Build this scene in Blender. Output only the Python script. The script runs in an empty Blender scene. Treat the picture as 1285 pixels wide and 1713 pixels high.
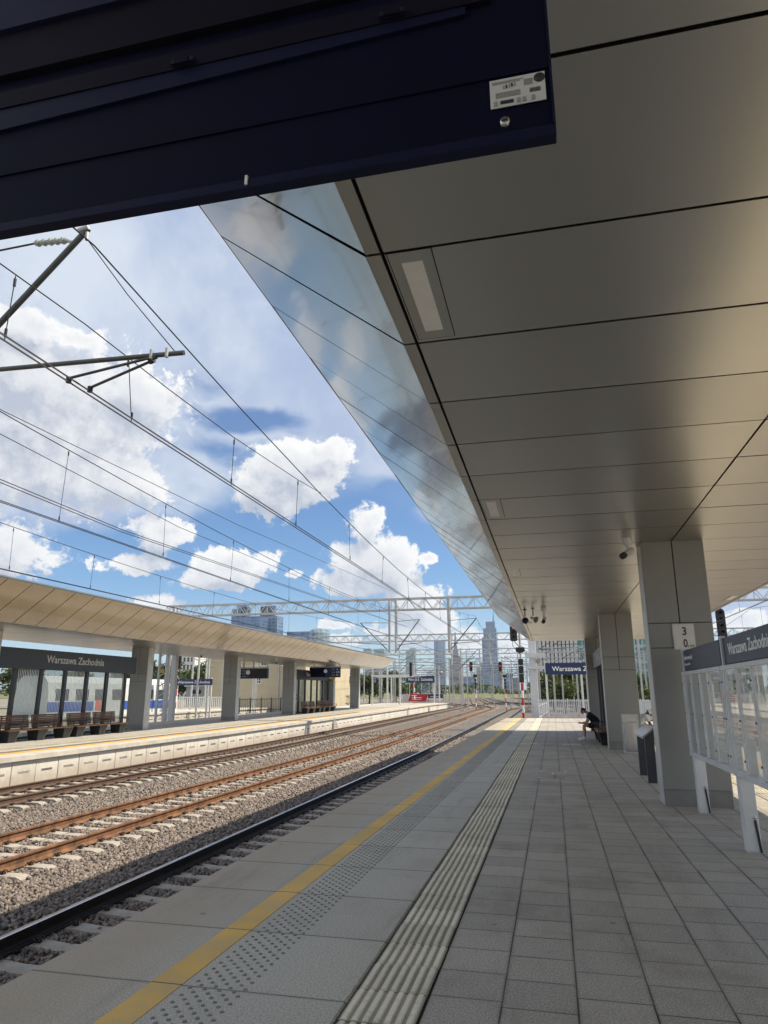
import bpy, math, random
import numpy as np
from mathutils import Vector, Matrix
random.seed(7); rng = np.random.default_rng(11)
SC = bpy.context.scene
COL = SC.collection
# ------------------------------------------------------------------ camera
FPX, YAW, PITCH, ROLL, EYE = 1155.12, 0.2324736, 0.2567501, -0.0013963, 1.65
cy, sy, cp, sp = math.cos(YAW), math.sin(YAW), math.cos(PITCH), math.sin(PITCH)
fw = Vector((-sy*cp, cy*cp, sp)); r0 = Vector((cy, sy, 0)); u0 = r0.cross(fw)
rt = r0*math.cos(ROLL) + u0*math.sin(ROLL); up = u0*math.cos(ROLL) - r0*math.sin(ROLL)
cam = bpy.data.cameras.new('camera'); cam_o = bpy.data.objects.new('camera', cam); COL.objects.link(cam_o)
cam.sensor_fit = 'VERTICAL'; cam.sensor_height = 24.0; cam.lens = FPX/1713*24.0
cam.clip_start = 0.05; cam.clip_end = 20000
m4 = Matrix(((rt.x, up.x, -fw.x, 0), (rt.y, up.y, -fw.y, 0), (rt.z, up.z, -fw.z, EYE), (0, 0, 0, 1)))
cam_o.matrix_world = m4
SC.camera = cam_o
def ray(x, y):
    return rt*((x-642.5)/FPX) - up*((y-856.5)/FPX) + fw
def at(x, y, Y=None, X=None, Z=None):
    """a point of the place seen at (x, y), at a known distance ahead (Y), to the side (X) or height (Z)"""
    d = ray(x, y)
    t = Y/d.y if Y is not None else (X/d.x if X is not None else (Z-EYE)/d.z)
    return Vector((0, 0, EYE)) + d*t
# ------------------------------------------------------------------ light
SUN = Vector((0.70, 0.22, 1.0)).normalized()
sun = bpy.data.lights.new('sun', 'SUN'); sun.energy = 5.0; sun.angle = math.radians(0.53); sun.color = (1.0, 0.88, 0.70)
sun_o = bpy.data.objects.new('sun', sun); COL.objects.link(sun_o)
sun_o.rotation_euler = SUN.to_track_quat('Z', 'Y').to_euler(); sun_o.location = (30, 10, 60)
SC.view_settings.view_transform = 'Standard'; SC.view_settings.look = 'None'
SC.view_settings.exposure = 0.45; SC.view_settings.gamma = 1.0
SC.cycles.max_bounces = 8; SC.cycles.transparent_max_bounces = 24; SC.cycles.glossy_bounces = 4; SC.cycles.diffuse_bounces = 4
SC.cycles.sample_clamp_indirect = 6.0
SC.cycles.use_denoising = True

# ------------------------------------------------------------------ sky
W = bpy.data.worlds.new('World'); SC.world = W; W.use_nodes = True
NT = W.node_tree; NT.nodes.clear()
class G:
    """small helper that writes shader nodes"""
    def __init__(s, nt): s.nt = nt
    def n(s, t, **k):
        nd = s.nt.nodes.new(t)
        for a, v in k.items(): setattr(nd, a, v)
        return nd
    def put(s, sock, v):
        if hasattr(v, 'is_output') or isinstance(v, bpy.types.NodeSocket): s.nt.links.new(v, sock)
        elif v is not None: sock.default_value = v
    def m(s, op, a, b=None, c=None, clamp=False):
        nd = s.n('ShaderNodeMath', operation=op, use_clamp=clamp)
        for i, v in enumerate((a, b, c)):
            if v is not None: s.put(nd.inputs[i], v)
        return nd.outputs[0]
    def v(s, op, a, b=None, scale=None):
        nd = s.n('ShaderNodeVectorMath', operation=op)
        s.put(nd.inputs[0], a)
        if b is not None: s.put(nd.inputs[1], b)
        if scale is not None: s.put(nd.inputs['Scale'], scale)
        return nd.outputs['Value'] if op in ('LENGTH', 'DOT_PRODUCT') else nd.outputs[0]
    def noise(s, vec, scale, detail=4, rough=.55, dist=0.0, lac=2.0, out='Fac'):
        nd = s.n('ShaderNodeTexNoise')
        s.put(nd.inputs['Vector'], vec); s.put(nd.inputs['Scale'], scale); nd.inputs['Detail'].default_value = detail
        nd.inputs['Roughness'].default_value = rough; nd.inputs['Distortion'].default_value = dist; nd.inputs['Lacunarity'].default_value = lac
        return nd.outputs[out]
    def ss(s, x, a, b, lo=0.0, hi=1.0):
        nd = s.n('ShaderNodeMapRange', interpolation_type='SMOOTHSTEP')
        s.put(nd.inputs['Value'], x); s.put(nd.inputs['From Min'], a); s.put(nd.inputs['From Max'], b)
        s.put(nd.inputs['To Min'], lo); s.put(nd.inputs['To Max'], hi)
        return nd.outputs['Result']
    def lin(s, x, a, b, lo=0.0, hi=1.0):
        nd = s.n('ShaderNodeMapRange')
        s.put(nd.inputs['Value'], x); s.put(nd.inputs['From Min'], a); s.put(nd.inputs['From Max'], b)
        s.put(nd.inputs['To Min'], lo); s.put(nd.inputs['To Max'], hi)
        return nd.outputs['Result']
    def mix(s, f, a, b, mode='MIX'):
        nd = s.n('ShaderNodeMix', data_type='RGBA', blend_type=mode)
        s.put(nd.inputs['Factor'], f); s.put(nd.inputs[6], c4(a)); s.put(nd.inputs[7], c4(b))
        return nd.outputs[2]
    def xyz(s, v):
        nd = s.n('ShaderNodeSeparateXYZ'); s.put(nd.inputs[0], v); return nd.outputs
    def comb(s, x, y, z):
        nd = s.n('ShaderNodeCombineXYZ'); s.put(nd.inputs[0], x); s.put(nd.inputs[1], y); s.put(nd.inputs[2], z); return nd.outputs[0]
def c4(c):
    if isinstance(c, (tuple, list)): return tuple(c) + (1.0,) if len(c) == 3 else tuple(c)
    return c
g = G(NT)
tc = g.n('ShaderNodeTexCoord').outputs['Generated']
dx_, dy_, dz_ = g.xyz(g.v('NORMALIZE', tc))
AZ = g.m('ARCTAN2', dx_, dy_); EL = g.m('ARCSINE', dz_)
sky = g.n('ShaderNodeTexSky', sky_type='NISHITA'); sky.sun_disc = False
sky.sun_elevation = math.asin(SUN.z); sky.sun_rotation = math.atan2(SUN.x, SUN.y)
sky.air_density = 1.0; sky.dust_density = 0.25; sky.ozone_density = 2.2
skyc = g.v('MULTIPLY', sky.outputs[0], (.082, .105, .128))
# cloud placing: (x, y, half width, half height) of each cloud as read in the photograph, turned to azimuth / elevation
def azel(px_, py_):
    d = ray(px_, py_).normalized(); return math.atan2(d.x, d.y), math.asin(d.z)
P2 = g.comb(AZ, EL, 0.0)
warp = g.noise(P2, 5.0, 4, .6, out='Color')
P2w = g.v('ADD', P2, g.v('SCALE', g.v('SUBTRACT', warp, (.5, .5, .5)), scale=0.10))
def blobs(lst, P, gr=1.0):
    cur = None
    for (x, y, rx, ry) in lst:
        a, e = azel(x, y)
        k = 1.0/1160.0/(1+((x-642)**2+(y-856)**2)/1155.0**2)**.75
        ca = max(math.cos(e), .3)
        q = g.v('MULTIPLY', g.v('SUBTRACT', P, (a, e, 0)), (ca/(rx*k*gr), 1/(ry*k*gr), 0))
        f = g.m('SUBTRACT', 1.0, g.v('LENGTH', q))
        cur = f if cur is None else g.m('SMOOTH_MAX', cur, f, 0.25)
    return cur
veil_l = [(150, 420, 560, 230), (380, 460, 380, 230), (540, 600, 200, 230), (60, 650, 380, 220), (600, 330, 340, 220), (650, 730, 100, 110), (150, 800, 330, 90), (480, 700, 200, 60),
          (-300, 640, 520, 320), (-700, 560, 600, 380), (900, 300, 300, 200), (1240, 1000, 160, 60), (700, 830, 80, 50)]
hole_l = [(425, 702, 110, 32), (30, 572, 55, 35), (480, 895, 230, 85), (330, 915, 190, 70), (150, 955, 150, 60), (650, 850, 60, 50), (800, 960, 160, 100)]
cum_l = [(80, 720, 210, 130), (110, 650, 200, 110), (230, 655, 84, 60), (60, 545, 90, 30), (120, 560, 60, 40), (90, 780, 150, 80), (200, 800, 100, 50), (505, 785, 88, 50), (550, 758, 46, 38), (450, 830, 70, 50), (525, 820, 50, 30),
         (30, 920, 75, 60), (270, 892, 62, 38), (225, 938, 70, 18), (385, 946, 76, 36), (345, 968, 60, 16), (612, 880, 36, 32), (620, 935, 92, 40), (600, 968, 100, 26), (668, 945, 40, 26), (718, 938, 22, 14),
         (262, 1003, 54, 18), (705, 1000, 55, 22), (690, 1050, 90, 38), (560, 1044, 26, 10), (840, 1082, 60, 26), (585, 1070, 34, 12), (790, 1075, 50, 20), (740, 1040, 40, 22), (1240, 1035, 50, 22),
         (495, 958, 20, 7), (-420, 1060, 260, 34), (-900, 900, 300, 150)]
nv = g.noise(P2, 3.2, 5, .55)
wisp = g.noise(g.v('MULTIPLY', P2w, (1.0, 2.2, 1.0)), 6.0, 7, .62)
hole = g.ss(g.m('ADD', blobs(hole_l, P2w), g.m('MULTIPLY', g.m('SUBTRACT', wisp, .5), 1.6)), -.1, .55)
veil = g.m('MULTIPLY', g.ss(g.m('ADD', blobs(veil_l, P2w), g.m('MULTIPLY', g.m('SUBTRACT', wisp, .5), .9)), -0.12, 0.35), g.m('SUBTRACT', 1.0, g.m('MULTIPLY', hole, .92)))
# clouds behind and to the sides of the camera
gen = g.noise(g.comb(g.m('DIVIDE', dx_, g.m('ADD', dz_, .15)), g.m('DIVIDE', dy_, g.m('ADD', dz_, .15)), 0.0), 1.1, 7, .6)
away = g.ss(g.m('ADD', g.m('MULTIPLY', dy_, -1.0), g.m('MULTIPLY', dx_, .6)), -0.5, 0.1)
genm = g.m('MULTIPLY', g.ss(gen, .42, .56), away)
veil_n = g.noise(P2w, 6.0, 5, .6)
veilc = g.mix(g.ss(g.m('ADD', g.m('MULTIPLY', veil_n, .55), g.m('MULTIPLY', nv, .45)), .36, .64), (.43, .52, .72), (.70, .77, .87))
side = g.m('MULTIPLY', g.ss(AZ, -.74, -.98), g.ss(EL, .02, .16))
veil = g.m('MAXIMUM', veil, g.m('MULTIPLY', side, g.ss(nv, .2, .6, .78, .98)))
c1 = g.mix(g.m('MULTIPLY', veil, .95), skyc, veilc)
def cum(P):
    b1 = g.m('MULTIPLY', g.m('SUBTRACT', g.noise(P, 11.0, 9, .66), .5), 1.6)
    b2 = g.m('MULTIPLY', g.m('SUBTRACT', g.noise(P, 40.0, 8, .70), .5), 1.0)
    return g.m('ADD', g.m('SUBTRACT', blobs(cum_l, P, 1.6), .36), g.m('ADD', b1, b2))
P2c = g.v('ADD', P2, g.v('SCALE', g.v('SUBTRACT', warp, (.5, .5, .5)), scale=0.05))
d0 = cum(P2c)
soft = g.noise(P2, 9.0, 4, .6)
cm = g.ss(d0, 0.0, g.lin(soft, .35, .62, .05, .26))
# a cloud is brighter where it thins out towards the sun side (up and to the right)
d1 = cum(g.v('ADD', P2c, (0.012, 0.030, 0)))
shade = g.m('SUBTRACT', d0, d1)
thick = g.ss(d0, 0.10, 0.75)
lightness = g.m('ADD', g.ss(shade, -0.55, 0.50), g.m('MULTIPLY', thick, -.42), clamp=True)
cumc = g.mix(lightness, (.50, .55, .65), (1.0, .995, .985))
c2_ = g.mix(g.m('MULTIPLY', cm, g.m('SUBTRACT', .97, g.m('MULTIPLY', side, .8))), c1, cumc)
c3_ = g.mix(genm, c2_, g.mix(g.ss(gen, .5, .7), (.95, .95, .95), (.55, .58, .66)))
# paler air close to the horizon
c4_ = g.mix(g.ss(EL, 0.16, -0.01, 0.0, .55), c3_, (.62, .74, .86))
bg = g.n('ShaderNodeBackground'); g.put(bg.inputs[0], c4_); bg.inputs[1].default_value = 0.765
wo = g.n('ShaderNodeOutputWorld'); NT.links.new(bg.outputs[0], wo.inputs[0])

# ------------------------------------------------------------------ materials
MATS = {}
def newmat(name):
    m = bpy.data.materials.new(name); m.use_nodes = True; m.node_tree.nodes.clear()
    gg = G(m.node_tree); out = gg.n('ShaderNodeOutputMaterial'); b = gg.n('ShaderNodeBsdfPrincipled')
    m.node_tree.links.new(b.outputs[0], out.inputs[0]); MATS[name] = m
    return m, gg, b, out
def bump(gg, b, h, strength=.3, dist=.01):
    n = gg.n('ShaderNodeBump'); n.inputs['Strength'].default_value = strength; n.inputs['Distance'].default_value = dist
    gg.put(n.inputs['Height'], h); gg.put(b.inputs['Normal'], n.outputs[0])
def pm(name, col, rough=.5, metal=0.0, var=.15, scale=6.0, bmp=0.0, bscale=60.0, coat=0.0, spec=None, dirt=0.0):
    m, gg, b, out = newmat(name)
    co = gg.n('ShaderNodeTexCoord').outputs['Object']
    n1 = gg.noise(co, scale, 6, .6)
    cc = gg.mix(gg.ss(n1, .3, .7), tuple(x*(1-var) for x in col), tuple(min(1, x*(1+var)) for x in col))
    if dirt:
        n2 = gg.noise(co, scale*.31, 5, .7)
        cc = gg.mix(gg.ss(n2, .52, .78, 0, dirt), cc, tuple(x*.45 for x in col))
    gg.put(b.inputs['Base Color'], cc); b.inputs['Metallic'].default_value = metal
    gg.put(b.inputs['Roughness'], gg.lin(n1, 0, 1, max(.02, rough*.8), min(1, rough*1.2)))
    if coat: b.inputs['Coat Weight'].default_value = coat
    if spec is not None: b.inputs['Specular IOR Level'].default_value = spec
    if bmp: bump(gg, b, gg.noise(co, bscale, 4, .6), bmp, .01)
    return m
pm('white_paint', (.62, .64, .66), .38, var=.06, dirt=.25)
pm('galvanised', (.50, .51, .50), .45, .2, var=.12, scale=3, dirt=.2)
pm('grey_paint', (.255, .26, .25), .42, var=.05, scale=1.2)
pm('grey_plinth', (.22, .215, .205), .5, var=.15, scale=3, dirt=.4)
pm('joint_black', (.02, .02, .022), .8)
pm('dark_frame', (.035, .04, .048), .4, var=.1)
pm('black_plastic', (.018, .019, .022), .45)
pm('navy_sign', (.018, .032, .105), .35, var=.05)
pm('navy_steel', (.006, .008, .036), .6, .0, var=.15, spec=.2)
pm('navy_dark', (.004, .005, .022), .65, spec=.12)
pm('white_letter', (.85, .86, .86), .45, var=.02)
pm('grey_letter', (.5, .5, .5), .45, var=.02)
pm('sign_white', (.60, .61, .59), .4, var=.04)
pm('sticker', (.62, .63, .60), .4, var=.05)
pm('sticker_ink', (.03, .03, .03), .5)
pm('sticker_grey', (.33, .33, .32), .5)
pm('lamp_diffuser', (.90, .89, .86), .5, var=.03)
pm('steel_tube', (.10, .105, .10), .4, .5, var=.15)
pm('wire', (.035, .034, .033), .5, .4)
pm('insulator', (.42, .46, .43), .3, var=.05)
pm('orange_wood', (.36, .155, .065), .55, var=.25, scale=9)
pm('dark_wood', (.125, .06, .038), .55, var=.3, scale=9)
pm('concrete_light', (.50, .475, .42), .8, var=.12, scale=2.2, bmp=.15, dirt=.35)
pm('concrete_sleeper', (.35, .318, .27), .85, var=.18, scale=5, bmp=.3, dirt=.4)
m, gg, b, out = newmat('wall_panel'); co = gg.n('ShaderNodeTexCoord').outputs['Object']; x, y, z = gg.xyz(co)
cc = gg.mix(gg.n('ShaderNodeNewGeometry').outputs['Random Per Island'], (.58, .56, .51), (.70, .68, .63))
cc = gg.mix(gg.ss(gg.noise(gg.v('MULTIPLY', co, (1, 7.0, .55)), 1.3, 6, .7), .5, .75, 0, .5), cc, (.34, .29, .23))
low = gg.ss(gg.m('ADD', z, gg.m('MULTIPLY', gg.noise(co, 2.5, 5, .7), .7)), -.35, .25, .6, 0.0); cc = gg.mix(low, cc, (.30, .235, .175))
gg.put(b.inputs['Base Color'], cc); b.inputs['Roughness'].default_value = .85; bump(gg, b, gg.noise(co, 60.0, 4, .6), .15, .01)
pm('panel_mark', (.13, .13, .12), .8)
pm('clip_steel', (.045, .032, .026), .6, .3)
pm('rail_dark', (.028, .024, .022), .5, .4, var=.25)
pm('rail_brown', (.10, .062, .045), .75, .1, var=.25, scale=10)
pm('rail_rust', (.165, .084, .044), .85, .0, var=.45, scale=5, bmp=.2, dirt=.35)
pm('rail_top', (.62, .62, .62), .22, 1.0, var=.1)
pm('rail_top_brown', (.24, .16, .12), .45, .6, var=.2)
pm('red_paint', (.52, .03, .025), .45)
pm('red_banner', (.50, .025, .05), .5, var=.05)
pm('blue_grey_banner', (.05, .07, .12), .5)
pm('cream_wall', (.50, .44, .31), .85, var=.06, scale=.6, bmp=.1, dirt=.12)
pm('pale_wall', (.55, .49, .36), .85, var=.06, scale=.8)
pm('plain_white_wall', (.62, .62, .60), .8, var=.05, scale=.6)
pm('grey_wall', (.36, .37, .37), .7, var=.08, scale=.6)
pm('red_roof', (.35, .07, .05), .7)
pm('window_dark', (.04, .05, .06), .12, var=.1)
pm('roof_grey', (.20, .20, .20), .6)
pm('train_white', (.58, .60, .60), .35, var=.05, dirt=.3)
pm('train_blue', (.03, .08, .33), .35)
pm('train_orange', (.62, .12, .03), .4)
pm('bark', (.09, .07, .055), .9, var=.3)
pm('skin', (.40, .23, .17), .5, var=.05)
pm('skin_dark', (.17, .075, .045), .5, var=.05)
pm('hair_dark', (.025, .018, .014), .6)
pm('cloth_navy', (.012, .016, .03), .85)
pm('cloth_black', (.008, .008, .01), .85)
pm('cloth_white', (.72, .72, .70), .85)
pm('red_lens_off', (.05, .012, .012), .2)
pm('lens_off', (.02, .02, .022), .15)
pm('speaker_grey', (.30, .29, .26), .5)
pm('yellow_plate', (.60, .42, .02), .5)
pm('litter_colour', (.35, .16, .14), .6, var=.5, scale=20)
pm('brown_grey_stone', (.21, .18, .15), .85, var=.3)
pm('container_blue', (.05, .20, .42), .5)
pm('graffiti_wall', (.45, .30, .26), .8, var=.6, scale=1.5)
def emit(name, col, s):
    m = bpy.data.materials.new(name); m.use_nodes = True; m.node_tree.nodes.clear(); gg = G(m.node_tree)
    e = gg.n('ShaderNodeEmission'); e.inputs[0].default_value = c4(col); e.inputs[1].default_value = s
    o = gg.n('ShaderNodeOutputMaterial'); m.node_tree.links.new(e.outputs[0], o.inputs[0]); MATS[name] = m
emit('red_light', (1.0, .03, .03), 1.3)
def leaf_mat(name, a, b_):
    m, gg, b, out = newmat(name)
    gi = gg.n('ShaderNodeNewGeometry').outputs['Random Per Island']
    oi = gg.n('ShaderNodeObjectInfo').outputs['Random']
    cc = gg.mix(gi, a, b_); cc = gg.mix(gg.m('MULTIPLY', oi, .35), cc, (.05, .075, .03))
    gg.put(b.inputs['Base Color'], cc); b.inputs['Roughness'].default_value = .6
    b.inputs['Transmission Weight'].default_value = 0.0
    tr = gg.n('ShaderNodeBsdfTranslucent'); gg.put(tr.inputs[0], cc)
    mx = gg.n('ShaderNodeMixShader'); mx.inputs[0].default_value = .3
    m.node_tree.links.new(b.outputs[0], mx.inputs[1]); m.node_tree.links.new(tr.outputs[0], mx.inputs[2]); m.node_tree.links.new(mx.outputs[0], out.inputs[0])
leaf_mat('leaf_green', (.035, .060, .018), (.10, .13, .035))
leaf_mat('leaf_light', (.07, .11, .025), (.17, .20, .05))
def glass_mat(name, tint, ior=1.5, base=.06, rough=.0, body=(.5, .5, .5), bodyf=0.0):
    m = bpy.data.materials.new(name); m.use_nodes = True; m.node_tree.nodes.clear(); gg = G(m.node_tree); MATS[name] = m
    o = gg.n('ShaderNodeOutputMaterial'); t = gg.n('ShaderNodeBsdfTransparent'); t.inputs[0].default_value = c4(tint)
    gls = gg.n('ShaderNodeBsdfGlossy'); gls.inputs['Roughness'].default_value = rough
    co = gg.n('ShaderNodeTexCoord').outputs['Object']
    fr = gg.n('ShaderNodeFresnel'); fr.inputs[0].default_value = ior
    fac = gg.m('ADD', fr.outputs[0], gg.m('ADD', base, gg.m('MULTIPLY', gg.noise(co, 2.0, 3), .04)), clamp=True)
    first = t.outputs[0]
    if bodyf:
        df = gg.n('ShaderNodeBsdfDiffuse'); df.inputs[0].default_value = c4(body)
        mb = gg.n('ShaderNodeMixShader'); mb.inputs[0].default_value = bodyf
        m.node_tree.links.new(t.outputs[0], mb.inputs[1]); m.node_tree.links.new(df.outputs[0], mb.inputs[2]); first = mb.outputs[0]
    mx = gg.n('ShaderNodeMixShader'); gg.put(mx.inputs[0], fac)
    m.node_tree.links.new(first, mx.inputs[1]); m.node_tree.links.new(gls.outputs[0], mx.inputs[2]); m.node_tree.links.new(mx.outputs[0], o.inputs[0])
glass_mat('pane_glass', (.62, .70, .69))
glass_mat('case_glass', (.86, .89, .87), ior=1.62, base=.06, body=(.80, .83, .81), bodyf=.42)
glass_mat('plastic_bag', (.86, .85, .83), base=.02, rough=.2, body=(.72, .70, .67), bodyf=.6)

def metal_panel(name, col, rough, wav):
    m, gg, b, out = newmat(name)
    co = gg.n('ShaderNodeTexCoord').outputs['Object']
    gi = gg.n('ShaderNodeNewGeometry').outputs['Random Per Island']
    cc = gg.mix(gi, tuple(x*.94 for x in col), tuple(x*1.05 for x in col))
    gg.put(b.inputs['Base Color'], cc); b.inputs['Metallic'].default_value = 1.0
    gg.put(b.inputs['Roughness'], gg.m('ADD', rough*.88, gg.m('MULTIPLY', gg.noise(co, .8, 2), rough*.24)))
    bump(gg, b, gg.noise(gg.v('MULTIPLY', co, (1.2, 1.0, 1.2)), 1.0, 2, .5), wav, .05)
metal_panel('soffit_metal', (.52, .50, .455), .325, .04)
metal_panel('fascia_metal', (.265, .215, .16), .155, .02); MATS['fascia_metal'].node_tree.nodes['Principled BSDF'].inputs['Coat Weight'].default_value = 0.7; MATS['fascia_metal'].node_tree.nodes['Principled BSDF'].inputs['Coat Roughness'].default_value = .06

# platform slabs, pavers and ballast
def tile_mat(name, col, xo, xp, yo, yp, stagger, joint, var, warm=None, edge=None):
    m, gg, b, out = newmat(name)
    co = gg.n('ShaderNodeTexCoord').outputs['Object']; x, y, z = gg.xyz(co)
    u = gg.m('DIVIDE', gg.m('SUBTRACT', x, xo), xp); cu = gg.m('FLOOR', u)
    wn = gg.n('ShaderNodeTexWhiteNoise', noise_dimensions='1D'); gg.put(wn.inputs['W'], gg.m('ADD', cu, 7.3))
    ph = gg.m('MULTIPLY', wn.outputs['Value'], stagger)
    v = gg.m('ADD', gg.m('DIVIDE', gg.m('SUBTRACT', y, yo), yp), ph); cv = gg.m('FLOOR', v)
    fu = gg.m('SUBTRACT', u, cu); fv = gg.m('SUBTRACT', v, cv)
    wob = gg.m('MULTIPLY', gg.m('SUBTRACT', gg.noise(co, 3.0, 3), .5), .004)
    du = gg.m('MULTIPLY', gg.m('MINIMUM', fu, gg.m('SUBTRACT', 1.0, fu)), xp)
    dv = gg.m('MULTIPLY', gg.m('MINIMUM', fv, gg.m('SUBTRACT', 1.0, fv)), yp)
    wn2 = gg.n('ShaderNodeTexWhiteNoise', noise_dimensions='2D'); gg.put(wn2.inputs['Vector'], gg.comb(cu, cv, 0.0))
    rnd = wn2.outputs['Value']
    wn3 = gg.n('ShaderNodeTexWhiteNoise', noise_dimensions='2D'); gg.put(wn3.inputs['Vector'], gg.comb(gg.m('ADD', cu, 31.0), cv, 0.0))
    jw = gg.m('ADD', joint*.7, gg.m('MULTIPLY', wn3.outputs['Value'], joint*.45))
    d = gg.m('ADD', gg.m('MINIMUM', gg.m('MULTIPLY', du, .72), dv), wob)
    mask = gg.ss(d, gg.m('MULTIPLY', jw, .5), gg.m('MULTIPLY', jw, 1.25))
    sp_ = gg.noise(co, 85.0, 4, .8); blot = gg.noise(co, 1.1, 6, .65); blot2 = gg.noise(co, 6.0, 5, .7)
    cc = gg.mix(rnd, tuple(q*(1-var) for q in col), tuple(q*(1+var) for q in col))
    cc = gg.mix(gg.ss(sp_, .36, .66), gg.mix(.55, cc, (.09, .088, .08)), gg.mix(.35, cc, (.85, .83, .78)))
    cc = gg.mix(gg.ss(blot, .45, .72, 0, .5), cc, tuple(q*.62 for q in (warm or col)))
    cc = gg.mix(gg.ss(blot2, .58, .8, 0, .28), cc, (.10, .095, .085))
    if edge is not None:
        near = gg.ss(gg.m('ADD', x, gg.m('MULTIPLY', gg.m('SUBTRACT', blot2, .5), .5)), edge[0], edge[1], 1.0, 0.0)
        cc = gg.mix(gg.m('MULTIPLY', near, .62), cc, (.36, .275, .175))
    cc = gg.mix(gg.ss(d, gg.m('MULTIPLY', jw, 1.2), gg.m('MULTIPLY', jw, 5.0), .22, 0.0), cc, (.07, .065, .055))
    vo = gg.n('ShaderNodeTexVoronoi'); vo.inputs['Scale'].default_value = 2.6; gg.put(vo.inputs['Vector'], gg.comb(x, y, 0.0)); vr = gg.xyz(vo.outputs['Color'])
    gum = gg.m('MULTIPLY', gg.ss(vo.outputs['Distance'], gg.m('MULTIPLY', vr[0], .055), gg.m('MULTIPLY', vr[0], .09), 1.0, 0.0), gg.m('GREATER_THAN', vr[1], .25))
    cc = gg.mix(gg.m('MULTIPLY', gum, .55), cc, (.09, .085, .075))
    streak = gg.noise(gg.v('MULTIPLY', co, (2.2, .35, 1.0)), 1.6, 6, .7)
    cc = gg.mix(gg.ss(streak, .5, .72, 0, .30), cc, (.17, .15, .125))
    cc = gg.mix(gg.m('MULTIPLY', gg.m('SUBTRACT', 1.0, mask), gg.m('ADD', .55, gg.m('MULTIPLY', wn3.outputs['Value'], .45))), cc, (.022, .021, .018))
    gg.put(b.inputs['Base Color'], cc); gg.put(b.inputs['Roughness'], gg.lin(blot2, 0, 1, .55, .8)); b.inputs['Specular IOR Level'].default_value = .35
    h = gg.m('ADD', gg.m('MULTIPLY', mask, 1.0), gg.m('MULTIPLY', sp_, .22))
    bump(gg, b, h, .55, .006)
tile_mat('edge_slab', (.56, .53, .43), -3.25-20, 40.0, 4.21, .988, 0.0, .0055, .07, edge=(-3.05, -2.0))
tile_mat('paver', (.445, .40, .325), -.375, .4045, 4.3, .3925, 1.0, .0040, .16, warm=(.36, .31, .25))
tile_mat('left_paver', (.50, .47, .42), -20.0, .4045, 4.3, .3925, 1.0, .006, .08)
def tac_mat(name, col, var):
    m, gg, b, out = newmat(name); co = gg.n('ShaderNodeTexCoord').outputs['Object']; x, y, z = gg.xyz(co)
    gi = gg.n('ShaderNodeNewGeometry').outputs['Random Per Island']
    wn = gg.n('ShaderNodeTexWhiteNoise', noise_dimensions='1D'); gg.put(wn.inputs['W'], gg.m('FLOOR', gg.m('DIVIDE', gg.m('ADD', y, 2.0), .4)))
    k = gg.m('ADD', gg.m('MULTIPLY', wn.outputs['Value'], .75), gg.m('MULTIPLY', gi, .25))
    cc = gg.mix(k, tuple(q*(1-var) for q in col), tuple(min(1, q*(1+var)) for q in col))
    n1 = gg.noise(co, 14.0, 6, .7); n2 = gg.noise(co, 2.2, 5, .7)
    cc = gg.mix(gg.ss(n1, .5, .72, 0, .45), cc, tuple(q*.55 for q in col)); cc = gg.mix(gg.ss(n2, .5, .75, 0, .35), cc, (.20, .18, .13))
    gg.put(b.inputs['Base Color'], cc); b.inputs['Roughness'].default_value = .8; bump(gg, b, gg.noise(co, 120.0, 4, .7), .35, .005)
tac_mat('tactile', (.33, .305, .225), .22); tac_mat('tactile_rib', (.74, .70, .57), .16)
pm('stud', (.19, .19, .172), .65, var=.2)
def worn_yellow(name, col, base, wear):
    m, gg, b, out = newmat(name); co = gg.n('ShaderNodeTexCoord').outputs['Object']
    f = gg.ss(gg.m('ADD', gg.noise(co, 90.0, 4, .7), gg.m('MULTIPLY', gg.noise(co, 3.0, 4, .6), wear)), .48+wear*.35, .72+wear*.55)
    cc = gg.mix(gg.ss(gg.noise(co, 1.5, 4), .3, .7), col, tuple(q*.78 for q in col))
    x, y, z = gg.xyz(co)
    q = gg.m('FRACT', gg.m('DIVIDE', gg.m('SUBTRACT', y, 4.21), .988)); j = gg.m('MULTIPLY', gg.m('MINIMUM', q, gg.m('SUBTRACT', 1.0, q)), .988)
    cc = gg.mix(f, cc, base); cc = gg.mix(gg.ss(j, .003, .008), (.02, .02, .018), cc)
    gg.put(b.inputs['Base Color'], cc); b.inputs['Roughness'].default_value = .7
    bump(gg, b, gg.noise(co, 170.0, 3, .7), .4, .004)
worn_yellow('yellow_line', (.80, .49, .085), (.52, .43, .27), .42)
worn_yellow('left_yellow', (.72, .37, .045), (.56, .42, .22), .2)
def stone_mat(name):
    m, gg, b, out = newmat(name)
    gi = gg.n('ShaderNodeNewGeometry').outputs['Random Per Island']; co = gg.n('ShaderNodeTexCoord').outputs['Object']
    ramp = gg.n('ShaderNodeValToRGB'); e = ramp.color_ramp.elements
    e[0].position = 0; e[0].color = (.09, .08, .072, 1); e[1].position = 1; e[1].color = (.31, .272, .24, 1)
    k = ramp.color_ramp.elements.new(.35); k.color = (.18, .152, .135, 1); k = ramp.color_ramp.elements.new(.7); k.color = (.245, .20, .174, 1)
    gg.put(ramp.inputs[0], gi)
    cc = gg.mix(gg.ss(gg.noise(co, 40.0, 4), .4, .7, 0, .35), ramp.outputs[0], (.12, .10, .09))
    gg.put(b.inputs['Base Color'], cc); b.inputs['Roughness'].default_value = .85
stone_mat('ballast_stone')
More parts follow.
